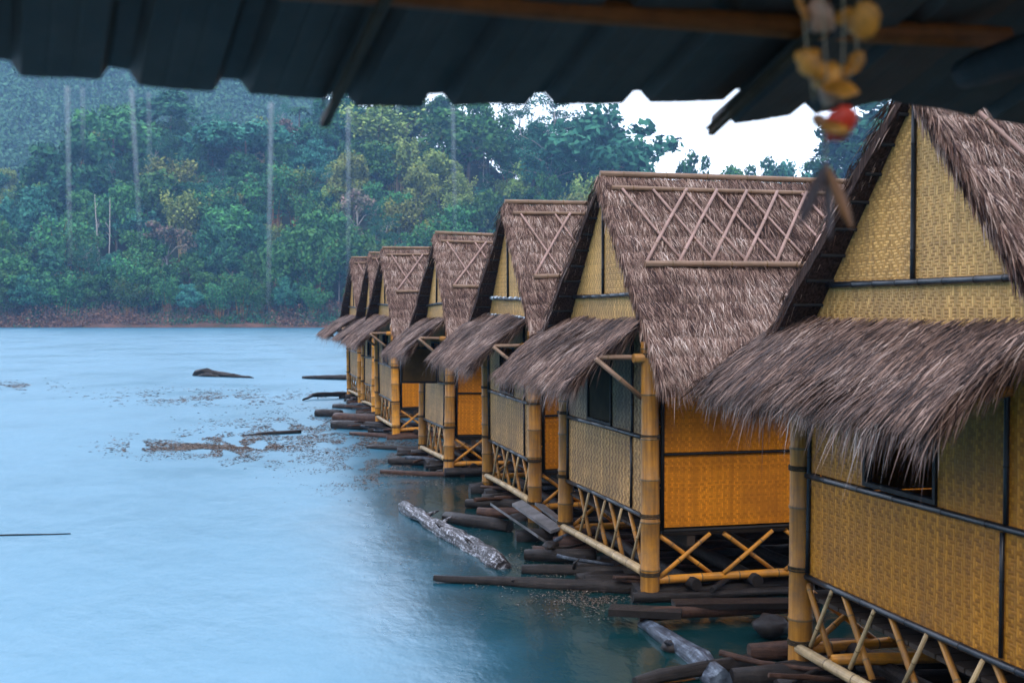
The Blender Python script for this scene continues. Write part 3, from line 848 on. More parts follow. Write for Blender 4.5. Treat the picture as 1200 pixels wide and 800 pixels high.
rock(wp(645, 640, .08), .10, 'rounded dark wood chunk at the far post of the second hut', 'log_dark')
rock(wp(905, 735, .1), .16, 'rounded dark wood chunk floating between the first and second hut', 'log_dark')
rock(wp(790, 760, .02), .10, 'small dark chunk of wood beside the silvery log', 'log_dark')
for k, (x, y, x2, y2, m, lab) in enumerate([
    (545, 590, 640, 592, 'log_dark', 'log end poking out beneath the third hut, farther of two'),
    (560, 600, 650, 603, 'log_brown', 'reddish log poking out beneath the third hut, nearer of two'),
    (615, 650, 700, 652, 'log_dark', 'black log between the white log and the second hut rail'),
    (455, 540, 540, 541, 'log_dark', 'thin black log crossing under the fourth hut'),
    (880, 765, 1010, 760, 'log_brown', 'reddish log under the nearest hut, left of its far post'),
    (860, 795, 1000, 790, 'log_dark', 'black log at the bottom edge under the nearest hut')]):
    lg('driftwood_log', lab, 'log', wp(x, y, .07), wp(x2, y2, .09), .07, .08, m, .12, .04)
lg('bamboo_culm', 'orange bamboo pole lying on the logs under the nearest hut', 'pole', wp(975, 775, .25), wp(1190, 768, .25), .045, .04, 'bamboo_orange', 0, .02)

# floating leaf litter
M['litter'] = strand_mat('floating_leaf_litter', [(0, (.02, .014, .01)), (.4, (.08, .055, .038)), (.75, (.17, .12, .09)), (1, (.32, .27, .23))], .6)
def litter(name, cells, label):
    mb = MB()
    for (cx, cy_, sx, sy, cnt, sz) in cells:
        for _ in range(int(cnt * 2.4)):
            x = rnd.gauss(cx, sx); y = rnd.gauss(cy_, sy)
            if y < 396: continue
            if noise.noise(Vector((x * .035, y * .12, 1.0))) < -.18: continue
            p = onwater(x, y, .006)
            if noise.noise(p * .9) < U(-.5, .15): continue
            a = U(0, 6.28); s = sz * .62 * U(.4, 1.3) * (1 + (p.y > 25) * .6)
            e = Vector((math.cos(a), math.sin(a), 0)) * s; g_ = Vector((-math.sin(a), math.cos(a), 0)) * s * U(.2, .5)
            q = Vector((0, 0, U(0, .012)))
            mb.add([p - e, p - g_ + q, p + e, p + g_ + q], [(0, 1, 2, 3)])
    o = mb.build(name, M['litter'])
    return tag(o, label, 'litter', kind='stuff')


litter('leaf_litter', [(255, 524, 48, 7, 3600, .05), (165, 524, 18, 3, 300, .05), (320, 530, 50, 8, 800, .05), (450, 548, 42, 15, 4200, .035), (430, 520, 30, 8, 1200, .045), (250, 465, 70, 5, 900, .08), (330, 500, 50, 8, 600, .06), (20, 452, 25, 3, 300, .1), (370, 500, 40, 15, 1200, .05)], 'brown leaf litter and twigs drifting in patches on the lake beside the huts')
litter('shore_litter', [(690, 700, 45, 12, 900, .028), (560, 640, 50, 15, 500, .025), (640, 680, 50, 10, 500, .025)], 'dark bits of bark and leaves afloat against the rafts of the near huts')

# ------------------------------------------------------------------ water
m, nt, bs = mat('lake_water')
tc = nt.nodes.new('ShaderNodeTexCoord')
n1 = nd(nt, 'ShaderNodeTexNoise', Scale=2.2, Detail=4.0, Roughness=.6)
mp = nd(nt, 'ShaderNodeMapping'); mp.inputs['Scale'].default_value = (1, .55, 1); mp.inputs['Rotation'].default_value = (0, 0, YAW)
L(nt, tc.outputs['Object'], mp.inputs[0]); L(nt, mp.outputs[0], n1.inputs['Vector'])
n2 = nd(nt, 'ShaderNodeTexNoise', Scale=.35, Detail=3.0); L(nt, mp.outputs[0], n2.inputs['Vector'])
h_ = mth(nt, 'ADD', mth(nt, 'MULTIPLY', n1.outputs[0], .5), mth(nt, 'MULTIPLY', n2.outputs[0], 1.5))
bs.inputs['Base Color'].default_value = (.006, .055, .085, 1)
bs.inputs['Roughness'].default_value = .32
bs.inputs['IOR'].default_value = 2.2; bs.inputs['Specular Tint'].default_value = (.45, .84, 1, 1)
bump(nt, h_, .26, .12, bs)
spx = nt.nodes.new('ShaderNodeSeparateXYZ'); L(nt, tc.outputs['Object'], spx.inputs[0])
# rain-roughened open lake, calmer by the rafts; dark hut reflection painted into base colour
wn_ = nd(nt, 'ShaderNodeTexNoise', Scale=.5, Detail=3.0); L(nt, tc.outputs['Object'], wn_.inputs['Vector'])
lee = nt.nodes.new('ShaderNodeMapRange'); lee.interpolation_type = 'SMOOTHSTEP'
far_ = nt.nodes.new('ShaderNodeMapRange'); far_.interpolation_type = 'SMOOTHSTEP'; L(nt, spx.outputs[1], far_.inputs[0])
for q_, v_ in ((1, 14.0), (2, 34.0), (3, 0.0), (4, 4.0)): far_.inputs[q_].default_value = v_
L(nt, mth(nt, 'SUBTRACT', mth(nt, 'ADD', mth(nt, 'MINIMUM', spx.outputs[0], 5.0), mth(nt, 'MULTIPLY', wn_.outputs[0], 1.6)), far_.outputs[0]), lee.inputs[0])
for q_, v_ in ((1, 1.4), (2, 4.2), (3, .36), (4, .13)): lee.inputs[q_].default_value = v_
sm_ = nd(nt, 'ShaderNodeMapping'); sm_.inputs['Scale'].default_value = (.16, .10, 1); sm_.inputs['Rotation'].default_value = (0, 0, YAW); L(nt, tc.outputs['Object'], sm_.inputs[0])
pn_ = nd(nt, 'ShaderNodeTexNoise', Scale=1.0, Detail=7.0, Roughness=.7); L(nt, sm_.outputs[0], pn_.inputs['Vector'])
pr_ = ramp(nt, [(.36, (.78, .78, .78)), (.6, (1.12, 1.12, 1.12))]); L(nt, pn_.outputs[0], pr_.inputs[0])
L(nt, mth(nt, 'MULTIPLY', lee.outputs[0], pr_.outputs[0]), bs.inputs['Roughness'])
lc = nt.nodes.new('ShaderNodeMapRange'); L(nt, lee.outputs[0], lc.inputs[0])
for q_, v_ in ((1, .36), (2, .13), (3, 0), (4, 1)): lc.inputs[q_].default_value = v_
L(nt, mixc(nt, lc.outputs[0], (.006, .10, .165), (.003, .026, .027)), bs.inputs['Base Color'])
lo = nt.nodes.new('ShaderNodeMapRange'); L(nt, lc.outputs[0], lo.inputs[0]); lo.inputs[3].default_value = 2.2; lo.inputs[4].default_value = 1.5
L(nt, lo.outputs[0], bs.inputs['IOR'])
M['water'] = m
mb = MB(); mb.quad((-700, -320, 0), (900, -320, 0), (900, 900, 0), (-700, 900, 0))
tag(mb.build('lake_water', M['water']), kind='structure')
# ------------------------------------------------------------------ land
def interp(tab, x):
    if x <= tab[0][0]: return tab[0][1]
    for (a, b), (c, d) in zip(tab, tab[1:]):
        if x <= c: return b + (d - b) * (x - a) / (c - a)
    return tab[-1][1]


SKY = [(-400, 200), (0, 192), (60, 176), (100, 140), (140, 126), (240, 120), (262, 148), (300, 134), (350, 130), (385, 140), (410, 122), (500, 114), (570, 118), (592, 165), (620, 140), (690, 150), (725, 190), (780, 225), (960, 225), (1000, 160), (1060, 140), (1600, 160)]
SH = 243.0
def ground_h(px, d):
    sh = SH + 2 * noise.noise(Vector((px * .006, 0, 0))) if True else SH
    top = CAMZ + (HOR - interp(SKY, px)) / F * 345 - 14
    t = d - sh
    if t < 0: return -1.5
    bank = min(t / 5, 1) * 1.9
    return bank - .3 + max(0, top - 2) * min(max(t - 8, 0) / 95, 1) ** 1.05 + 1.2 * noise.noise(Vector((px * .02, d * .06, 5)))


def land(name, fn, pxs, ds, m, kind='structure'):
    mb = MB()
    V = [];
    for d in ds:
        for px in pxs:
            p = at(px, HOR, d); p.z = fn(px, d); V.append(p)
    n = len(pxs)
    mb.add(V, [(j * n + i, j * n + i + 1, (j + 1) * n + i + 1, (j + 1) * n + i) for j in range(len(ds) - 1) for i in range(n - 1)], 0, None, True)
    return tag(mb.build(name, m), kind='structure')


M['far_green'] = simple('distant_green_slope', (.035, .07, .045), .9, 0, .3, .05, 0, .1)
M['leaf_far'] = leafmat('distant_foliage', [(.2, (.03, .07, .045)), (.8, (.07, .14, .075))], .02)
m, nt, bs = mat('forest_soil')
tc = nt.nodes.new('ShaderNodeTexCoord'); n = nd(nt, 'ShaderNodeTexNoise', Scale=.25, Detail=8.0, Roughness=.7); L(nt, tc.outputs['Object'], n.inputs['Vector'])
r = ramp(nt, [(.35, (.05, .055, .03)), (.5, (.09, .05, .035)), (.65, (.15, .08, .055))]); L(nt, n.outputs[0], r.inputs[0])
sz_ = nt.nodes.new('ShaderNodeSeparateXYZ'); L(nt, tc.outputs['Object'], sz_.inputs[0])
zr_ = nt.nodes.new('ShaderNodeMapRange'); L(nt, mth(nt, 'ADD', sz_.outputs[2], n.outputs[0]), zr_.inputs[0]); zr_.inputs[1].default_value = 1.8; zr_.inputs[2].default_value = 3.6
r9 = ramp(nt, [(.35, (.018, .03, .016)), (.65, (.05, .06, .03))]); L(nt, n.outputs[0], r9.inputs[0])
L(nt, mixc(nt, zr_.outputs[0], r.outputs[0], r9.outputs[0]), bs.inputs['Base Color']); bs.inputs['Roughness'].default_value = .95; bs.inputs['Specular IOR Level'].default_value = .05
M['soil'] = m
pxs = list(range(-420, 1700, 20))
ds = [236, 240, 242, 244, 246, 248, 250, 253] + list(range(257, 380, 6)) + [400, 440]
land('hillside', lambda px, d: ground_h(px, d) if d <= 380 else ground_h(px, 380) - (d - 380) * .3, pxs, ds, M['soil'])
FSKY = [(-500, 10), (0, 15), (200, 35), (330, 70), (400, 105), (470, 150), (540, 200), (640, 260), (800, 300), (1000, 180), (1100, 100), (1700, 90)]
def far_h(px, d):
    top = CAMZ + (HOR - interp(FSKY, px)) / F * 660 - 6
    t = min(max((d - 430) / 230, 0), 1)
    return top * t * (1 - .15 * math.sin(px * .02 + d * .01) * (1 - t)) + 8 * noise.noise(Vector((px * .012, d * .01, 2)))
land('far_hill', far_h, list(range(-520, 1700, 30)), list(range(425, 700, 20)), M['far_green'])

# unseen hills added left and behind the camera to block horizon light
def shade_hill(name, p0, p1, inward, hgt):
    p0 = Vector(p0); p1 = Vector(p1); inward = Vector(inward)
    mb = MB(); V = []; n1, n2 = 40, 12
    for j in range(n2 + 1):
        for i in range(n1 + 1):
            c = p0.lerp(p1, i / n1) - inward * (j / n2) * 130
            c.z = -1.5 + hgt * math.sin(min(1, j / n2 * 1.3) * math.pi / 2) * (.85 + .5 * noise.noise(Vector((c.x * .012, c.y * .012, 3)))) + 7 * noise.noise(Vector((c.x * .07, c.y * .07, 3))) * min(1, j)
            V.append(c)
    mb.add(V, [(j * (n1 + 1) + i, j * (n1 + 1) + i + 1, (j + 1) * (n1 + 1) + i + 1, (j + 1) * (n1 + 1) + i) for j in range(n2) for i in range(n1)], 0, None, True)
    tag(mb.build(name, M['far_green']), kind='structure')
shade_hill('hillside', (-190, -330, 0), (-330, 420, 0), (1, .1, 0), 105)
shade_hill('hillside', (700, -120, 0), (-320, -120, 0), (0, 1, 0), 75)

# ------------------------------------------------------------------ trees
def leaf_quad(mb, c, s, mi=0, nrm=None):
    a = Vector((rnd.gauss(0, 1), rnd.gauss(0, 1), rnd.gauss(0, 1))).normalized()
    n = nrm + a * .8 if nrm is not None else a
    t = n.cross(Vector((rnd.gauss(0, 1), rnd.gauss(0, 1), rnd.gauss(0, 1)))).normalized()
    b = n.cross(t).normalized()
    t *= s * U(.6, 1.2); b *= s * U(.35, .8)
    mb.add([c - t, c - b * .9 + t * .1, c + t, c + b], [(0, 1, 2, 3)], mi)


def crown_mesh(kind, w, h, nclump, per, size, airy=0.0):
    """leaf clumps through a crown volume, centre at 0, half-size w, h"""
    mb = MB(); cen = []
    for _ in range(nclump):
        for _t in range(30):
            d = Vector((U(-1, 1), U(-1, 1), U(-1, 1)))
            if d.length < 1 and (d.length > .35 or U(0, 1) < .3): break
        q = Vector((d.x * w, d.y * w, d.z * h))
        if kind == 'flat': q.z = abs(q.z) * .8 - h * .2
        if kind == 'cone': q.x *= (1 - .5 * (d.z + 1) / 2); q.y *= (1 - .5 * (d.z + 1) / 2)
        cen.append(q)
    for q in cen:
        cr = U(.17, .34) * min(w, h) * (1.1 if kind != 'airy' else .85)
        for _ in range(per):
            d = Vector((rnd.gauss(0, 1), rnd.gauss(0, 1), rnd.gauss(0, 1))).normalized()
            rr = cr * U(.55, 1.08)
            p = q + Vector((d.x * rr * 1.25, d.y * rr * 1.25, d.z * rr * .88))
            nn = d if d.z > -.3 else None
            leaf_quad(mb, p, size, 0, nn)
    return mb, cen


def trunk_mesh(h, r, cen, base, limbs=6):
    mb = MB()
    k = 6
    lean = Vector((U(-.6, .6), U(-.6, .6), 0))
    pts = [Vector((0, 0, 0)) + lean * (i / k) ** 2 + Vector((0, 0, h * i / k)) for i in range(k + 1)]
    mb.tube(pts, [r * (1 - .75 * i / k) for i in range(k + 1)], 7)
    for c in sorted(cen, key=lambda q: q.z)[:limbs]:
        s = pts[k // 2 + 1] + Vector((0, 0, U(-.1, .1) * h))
        e = c + Vector((0, 0, base))
        mid = (s + e) / 2 + Vector((0, 0, .08 * h))
        mb.tube([s, mid, e], [r * .4, r * .27, r * .1], 5)
    return mb


def bamboo_clump():
    mb = MB(); tb = MB()
    for k in range(22):
        a = U(0, 6.28); r = U(0, 1.3); H = U(9, 14); out = U(1.2, 4.4)
        p0 = Vector((r * math.cos(a), r * math.sin(a), 0))
        pts = []
        for i in range(7):
            t = i / 6
            pts.append(p0 + Vector((math.cos(a) * out * t ** 2.2, math.sin(a) * out * t ** 2.2, H * (t - .16 * t ** 3.5))))
        tb.tube(pts, [.09 * (1 - .8 * i / 6) for i in range(7)], 5)
        for _ in range(170):
            t = U(.35, 1) ** .8
            i = min(int(t * 6), 5); f = t * 6 - i
            c = pts[i].lerp(pts[i + 1], f) + Vector((rnd.gauss(0, .55), rnd.gauss(0, .55), rnd.gauss(-.2, .5)))
            leaf_quad(mb, c, .34, 0)
    return mb, tb


protos = []     # kind, crown mesh, trunk mesh, natural height


def mesh_of(mb, name, m):
    o = mb.build(name, m); me = o.data
    bpy.data.objects.remove(o)
    return me


def proto(kind, leaf, w, h, th, ncl, per, size, bark='bark', r=.3, label='', limbs=6):
    mb, cen = crown_mesh(kind, w, h, ncl, per, size)
    base = th + h * .55
    mb.v = [Vector(v) + Vector((0, 0, base)) for v in mb.v]
    protos.append((label, mesh_of(mb, 'crown', M[leaf]), mesh_of(trunk_mesh(base, r, cen, base, limbs), 'trunk', M[bark]), base + h))


proto('round', 'leaf_mid', 5.2, 4.6, 6, 34, 80, .42, label='round mid-green')
proto('round', 'leaf_teal', 5.8, 4.2, 7, 38, 80, .42, label='broad blue-green')
proto('round', 'leaf_dark', 4.2, 5.6, 6, 34, 80, .40, label='tall dark green')
proto('cone', 'leaf_dark', 3.8, 6.0, 5, 30, 80, .38, label='narrow dark green')
proto('flat', 'leaf_teal', 6.2, 4.0, 8, 34, 85, .42, label='flat-topped blue-green')
proto('round', 'leaf_pale', 4.8, 4.4, 6, 32, 80, .40, label='pale yellow-green')
proto('round', 'leaf_mid', 4.0, 6.2, 5, 34, 80, .38, label='upright leafy green')
proto('airy', 'leaf_pink', 4.2, 4.4, 7, 22, 55, .36, label='thin pinkish', bark='bark_pale')
bm_, tb_ = bamboo_clump()
protos.append(('feathery bamboo', mesh_of(bm_, 'crown', M['leaf_pale']), mesh_of(tb_, 'culms', M['bamboo_pale']), 12.5))
bm_, tb_ = bamboo_clump()
protos.append(('green bamboo', mesh_of(bm_, 'crown', M['leaf_mid']), mesh_of(tb_, 'culms', M['bamboo']), 12.5))
# dry shrub
mb = MB(); tb = MB()
for k in range(16):
    a = U(0, 6.28); e = Vector((math.cos(a) * U(.5, 2), math.sin(a) * U(.5, 2), U(2.2, 4.6)))
    tb.tube([(0, 0, 0), e * .5 + Vector((0, 0, .3)), e], [.09, .06, .02], 5)
    for _ in range(60):
        c = e * U(.4, 1.05) + Vector((rnd.gauss(0, .45), rnd.gauss(0, .45), rnd.gauss(0, .45)))
        leaf_quad(mb, c, .2)
protos.append(('dry reddish', mesh_of(mb, 'crown', M['leaf_brown']), mesh_of(tb, 'trunk', M['bark']), 4.6))


# airy tree with a pale trunk against the sky
mb = MB(); tb = MB()
H = 30.0
trunk = [Vector((U(-.15, .15) * i, U(-.1, .1) * i, H * .9 * i / 9)) for i in range(10)]
tb.tube(trunk, [.42 * (1 - .8 * i / 9) for i in range(10)], 8)
for k in range(30):
    i = rnd.randint(4, 9); s = trunk[i]
    a = U(0, 6.28); ln = U(3, 8) * (1 - .35 * (i - 4) / 5)
    e = s + Vector((math.cos(a) * ln, math.sin(a) * ln, U(.6, 4.5)))
    tb.tube([s, (s + e) / 2 + Vector((0, 0, .4)), e], [.16, .1, .03], 5)
    for q in range(5):
        c = s.lerp(e, U(.5, 1.1)) + Vector((rnd.gauss(0, 1), rnd.gauss(0, 1), rnd.gauss(.2, .7)))
        for _ in range(48):
            d_ = Vector((rnd.gauss(0, 1), rnd.gauss(0, 1), rnd.gauss(0, .5))) * .75
            leaf_quad(mb, c + d_, .3)
protos.append(('airy pale-stemmed', mesh_of(mb, 'crown', M['leaf_teal']), mesh_of(tb, 'trunk', M['bark_pale']), 31.0))


def tree(pi, px, d, top_y=None, H=None, label=None, group=None, name=None, wide=1.0):
    lab, cm, tm, nh = protos[pi]
    z = ground_h(px, d)
    if d > 400: z = far_h(px, d)
    p = at(px, HOR, d); p.z = z - .3
    if top_y is not None:
        H = CAMZ + (HOR - top_y) / F * d - p.z
    s = H / nh
    nm = name or ('bamboo_clump' if 'bamboo' in lab else 'shrub' if 'dry' in lab else 'tree')
    e = empty(nm, p, U(0, 6.28))
    e.scale = (s * wide, s * wide, s)
    for part, me in (('crown', cm), ('culms' if nm == 'bamboo_clump' else 'trunk', tm)):
        o = bpy.data.objects.new(part, me); COL.objects.link(o); o.parent = e
    cat = {'bamboo_clump': 'bamboo', 'shrub': 'shrub', 'tree': 'tree', 'palm_tree': 'tree'}[nm]
    tag(e, label, cat, group)
    return e


ZONES = [(-999, 45, 'at the left edge'), (45, 72, 'just left of the leftmost water stream'), (72, 90, 'behind the leftmost water stream'), (90, 125, 'right of the leftmost water stream'),
         (125, 150, 'just left of the slanting water stream'), (150, 175, 'behind the slanting water stream'), (175, 215, 'right of the slanting water stream'), (215, 250, 'left of the driftwood stump'),
         (250, 285, 'above the driftwood stump'), (285, 308, 'just left of the middle water stream'), (308, 330, 'behind the middle water stream'), (330, 370, 'right of the middle water stream'),
         (370, 398, 'left of the farthest hut roof'), (398, 425, 'above the farthest hut roof'), (425, 460, 'above the sixth and fifth hut roofs'), (460, 500, 'left of the fourth hut ridge'), (500, 540, 'above the fourth hut ridge'),
         (540, 585, 'left of the third hut ridge'), (585, 640, 'above the third hut ridge'), (640, 700, 'left of the second hut ridge'), (700, 800, 'behind the second hut ridge'), (800, 9999, 'behind the long roof of the second hut')]
ROWS = [(250, 'at the slope foot'), (258, 'in the lowest forest rank'), (268, 'in the second forest rank'), (280, 'on the lower slope'), (293, 'halfway up the slope'), (307, 'on the upper slope'), (322, 'high on the slope'), (338, 'near the hilltop'), (352, 'on the skyline')]
used_lab = {}
cnt = 0
for ri, (d0, rw) in enumerate(ROWS):
    px = -60 + U(-20, 20)
    while px < 800:
        d = d0 + U(-5, 5)
        ysk = interp(SKY, px)
        w = rnd.random()
        # broad colour zones as in the photograph
        ztone = noise.noise(Vector((px * .012, ri * .6, 4)))
        if ri <= 1:
            pi = rnd.choice([10, 9, 6, 2, 1, 0]) if ri == 0 else rnd.choice([2, 6, 9, 0, 1, 3])
        elif 380 < px < 560 and ri >= 4: pi = rnd.choice([8, 5, 8, 0, 6, 5])
        elif ztone > .2: pi = rnd.choice([5, 8, 0, 9])
        elif ztone < -.2: pi = rnd.choice([2, 3, 1, 2])
        else: pi = rnd.choice([0, 1, 4, 6, 9, 2, 7 if w < .3 else 1])
        if ri > 0 and rnd.random() < .24: pi = rnd.choice([8, 9, 11, 11])
        z = ground_h(px, d)
        if pi == 10: H = U(3.5, 6.5)
        else: H = rnd.choice([U(9, 13), U(12, 19)]) if ri > 0 else U(7, 12)
        if ri >= 6: H = min(H, CAMZ + (HOR - ysk) / F * d - z + 2.0)
        if H < 5 and pi != 10: px += 20; continue
        zone = [q for q in ZONES if q[0] <= px < q[1]][0][2]
        lab = '%s %s %s, %s' % (protos[pi][0], {8: 'clump', 9: 'clump', 10: 'shrub'}.get(pi, 'tree'), rw, zone)
        e = tree(pi, px, d, H=H, label=lab, group=None, wide=U(.72, 1.15))
        used_lab.setdefault(lab, []).append((px, e)); cnt += 1
        px += U(19, 31) if ri > 0 else U(15, 27)
for lab, es in used_lab.items():
    if len(es) > 1:
        es.sort(key=lambda q: q[0])
        words = {2: ['the left of two', 'the right of two'], 3: ['leftmost of three', 'middle of three', 'rightmost of three'], 4: ['leftmost of four', 'second of four', 'third of four', 'rightmost of four']}.get(len(es))
        for k_, (px_, e) in enumerate(es):
            e['group'] = lab
            if words: e['label'] = words[k_] + ' alike: ' + lab if len(lab.split()) < 12 else lab
# hand placed trees that shape the skyline
for (pi, px, d, ty, wd, lab) in [
    (3, 95, 300, 138, .9, 'narrow dark tree above a pale stem by the leftmost water stream'),
    (0, 135, 318, 122, 1.2, 'tall leafy tree crowned high beside the slanting water stream'),
    (2, 200, 340, 104, 1.7, 'massive dark crown touching the eave between the slanting and middle streams'),
    (3, 55, 300, 165, 1.1, 'pointed dark tree against the misty hill at the far left'),
    (4, 290, 322, 138, 1.5, 'spreading flat-topped tree left of the middle water stream'),
    (1, 250, 330, 150, 1.3, 'bushy blue-green tree on the skyline below the misty gap'),
    (6, 370, 335, 138, 1.0, 'rounded tree standing out against the blue misty hill'),
    (1, 402, 338, 108, 1.0, 'tall tree touching the eave above the farthest hut roof'),
    (9, 468, 335, 108, 1.2, 'tall green bamboo touching the eave above the gap between the fifth and fourth huts'),
    (0, 572, 330, 112, .8, 'slim leafy tree ending the forest at the white sky above the third hut'),
    (8, 440, 325, 120, 1.4, 'big plume of yellow-green bamboo high on the slope'),
    (0, 548, 318, 128, 1.35, 'bright green tall tree beside the gap of white sky'),
    (2, 515, 345, 112, 1.3, 'dark crown reaching the eave behind the right water stream'),
    (1, 700, 305, 128, 1.3, 'leafy tree reaching right into the white sky above the second hut ridge'),
    (6, 735, 312, 160, .9, 'dark leaning tree at the right end of the forest'),
    (2, 815, 320, 174, .55, 'small dark treetop peeking over the long thatched ridge, leftmost of these'),
    (0, 868, 330, 192, .6, 'low treetop peeking over the ridge between two darker ones'),
    (2, 893, 330, 184, .8, 'dark treetop peeking over the middle of the long ridge'),
    (1, 920, 335, 192, .8, 'flat treetop peeking over the right part of the long ridge'),
    (2, 1010, 300, 128, 1.3, 'misty tree framed between the hanging shells and the nearest roof'),
    (1, 1060, 300, 110, 1.4, 'bluish tree mostly hidden by the nearest roof verge')]:
    tree(pi, px, d, top_y=ty, label=lab, wide=wd)
tree(11, 645, 300, top_y=106, label='tall airy tree with bare pale trunk against white sky, left of second hut ridge', wide=1.0)
tree(11, 612, 310, top_y=118, label='loose airy tree at the edge of the white sky gap above the third hut', wide=.8)
# palm-like plume
mb = MB(); tb = MB()
tb.tube([(0, 0, 0), (.2, 0, 6), (0, 0, 12)], [.2, .16, .12], 6)
for k in range(18):
    a = 6.28 * k / 18 + U(-.1, .1); up = U(.1, .8)
    prev = Vector((0, 0, 12))
    for i in range(1, 9):
        t = i / 8
        p = Vector((math.cos(a) * 3 * t, math.sin(a) * 3 * t, 12 + up * 2.4 * t - 2.6 * t * t))
        sd = Vector((-math.sin(a), math.cos(a), -.35)) * (.75 * math.sin(math.pi * min(1, t + .1)))
        sd2 = Vector((math.sin(a), -math.cos(a), -.35)) * (.75 * math.sin(math.pi * min(1, t + .1)))
        mb.add([prev, p, p + sd], [(0, 1, 2)]); mb.add([prev, p, p + sd2], [(0, 1, 2)])
        prev = p
protos.append(('palm', mesh_of(mb, 'crown', M['leaf_dark']), mesh_of(tb, 'trunk', M['bark']), 13.0))
tree(12, 352, 340, top_y=122, label='palm plume on the skyline right of the middle water stream', name='palm_tree')
# bare pale stems near the bank
for (px, yb, yt, lean, lab, mm) in [(93, 238, 193, 3, 'bare pale stem under the narrow dark tree', 'bark_pale'), (116, 330, 228, -4, 'tall thin tan stem in the left forest, left of a pair', 'bark_pale'), (127, 330, 232, 3, 'tall thin tan stem in the left forest, right of a pair', 'bark_pale'),
                                   (201, 358, 322, 1, 'stout orange-brown stem at the slope foot', 'log_brown'), (313, 355, 290, 1, 'thin pale stem low behind the middle water stream', 'bark_pale'), (267, 372, 318, 6, 'grey forked stem near the bank above the stump', 'bark'), (155, 330, 270, 0, 'thin brown stem behind the slanting stream', 'bark')]:
    d = 246
    while HOR - (ground_h(px, d) - CAMZ) / d * F > yb + 4 and d < 330: d += 2
    a = at(px, yb, d); b = at(px + lean, yt, d)
    a.z -= 0
    mb = MB(); n_ = 6
    g0 = at(px - lean, HOR, d); g0.z = max(ground_h(px, d) - .3, 0)
    c0 = g0
    pts = [Vector((0, 0, 0)), (a - c0) * .5 + Vector((.02, 0, .3)), a - c0 + Vector((0, 0, .7)), (a.lerp(b, .5) - c0) + Vector((.15, 0, 0)), b - c0]
    mb.tube(pts, [.2, .19, .16, .12, .04], 7)
    for q in range(4):
        s = pts[3].lerp(pts[4], U(0, .8)); mb.tube([s, s + Vector((U(-1.6, 1.6), U(-.5, .5), U(1, 2.4)))], [.08, .02], 5)
    o = mb.build('bare_tree', M[mm]); o.location = c0
    tag(o, lab, 'tree')
# fallen log on the bank
lg('fallen_log', 'short orange-brown log stranded on the far bank left of the huts', 'log', at(324, 382, 246), at(341, 377, 246), .45, .4, 'log_brown', .08, .1)

# undergrowth on the bank
mb = MB()
for _ in range(34000):
    px = U(-60, 800); d = SH + 1.5 + abs(rnd.gauss(0, 8))
    p = at(px, HOR, d)
    hh = 1.0 + 3.4 * max(0, noise.noise(Vector((px * .03, d * .2, 8))) + .35)
    p.z = ground_h(px, d) + U(0, 1) * hh * min(1, (d - SH) / 6)
    leaf_quad(mb, p, U(.15, .32), 0 if noise.noise(Vector((px * .02, d * .1, 1))) + U(-.35, .35) > .03 else 1)
tag(mb.build('undergrowth', [M['leaf_brown'], M['leaf_dark']]), 'reddish dry scrub and grass along the far bank', 'undergrowth', kind='stuff')
# shrubs of twigs: pale dead sticks
mb = MB()
for _ in range(420):
    px = U(-40, 420); d = SH + U(2, 10); p = at(px, HOR, d); p.z = ground_h(px, d)
    mb.tube([p, p + Vector((U(-.8, .8), 0, U(1, 4)))], [.045, .02], 4, cap=False)
tag(mb.build('dead_twigs', M['bark']), 'pale dead sticks standing in the scrub of the far bank', 'twigs', kind='stuff')

# misty wood on the far hill
mb = MB()
for _ in range(2200):
    px = U(-60, 720) if U(0, 1) < .85 else U(950, 1200); d = U(500, 665)
    if interp(FSKY, px) > 250: continue
    c = at(px, HOR, d); c.z = far_h(px, d) + U(2, 7)
    w = U(4, 8)
    for _k in range(60):
        dd = Vector((rnd.gauss(0, 1), rnd.gauss(0, 1), rnd.gauss(0, 1))).normalized()
        leaf_quad(mb, c + Vector((dd.x * w, dd.y * w, dd.z * w * .9 + 1)), 1.0, 0, dd)
tag(mb.build('far_forest', M['leaf_far']), 'misty blue wood covering the distant hill', 'forest', kind='stuff')

# ------------------------------------------------------------------ the metal roof overhead
m, nt, bs = mat('aged_metal_sheet')
tc = nt.nodes.new('ShaderNodeTexCoord'); uv = nt.nodes.new('ShaderNodeUVMap')
n = nd(nt, 'ShaderNodeTexNoise', Scale=5.0, Detail=6.0, Roughness=.65); L(nt, tc.outputs['Object'], n.inputs['Vector'])
r = ramp(nt, [(.3, (.042, .032, .027)), (.7, (.09, .068, .056))]); L(nt, n.outputs[0], r.inputs[0])
mp = nd(nt, 'ShaderNodeMapping'); mp.inputs['Scale'].default_value = (26, .8, 1); L(nt, uv.outputs[0], mp.inputs[0])
n2 = nd(nt, 'ShaderNodeTexNoise', Scale=1.0, Detail=4.0); L(nt, mp.outputs[0], n2.inputs['Vector'])
r2 = ramp(nt, [(.5, (0, 0, 0)), (.75, (1, 1, 1))]); L(nt, n2.outputs[0], r2.inputs[0])
L(nt, mixc(nt, mth(nt, 'MULTIPLY', r2.outputs[0], .6), r.outputs[0], (.07, .045, .03)), bs.inputs['Base Color'])
bs.inputs['Roughness'].default_value = .6; bs.inputs['Specular IOR Level'].default_value = .25
M['metal'] = m
M['beam'] = barkmat('red_brown_beam', [(.35, (.10, .025, .005)), (.6, (.34, .095, .02)), (.75, (.55, .18, .045))], (12, 12, 12), .5, .01)
M['batten'] = barkmat('brown_batten', [(.35, (.03, .018, .01)), (.65, (.11, .06, .03))], (12, 12, 12), .6, .01)


def eave_t(px):
    k = (px - 600) / F
    return (.52 + 2.2 * k) / (.914 - .405 * k)


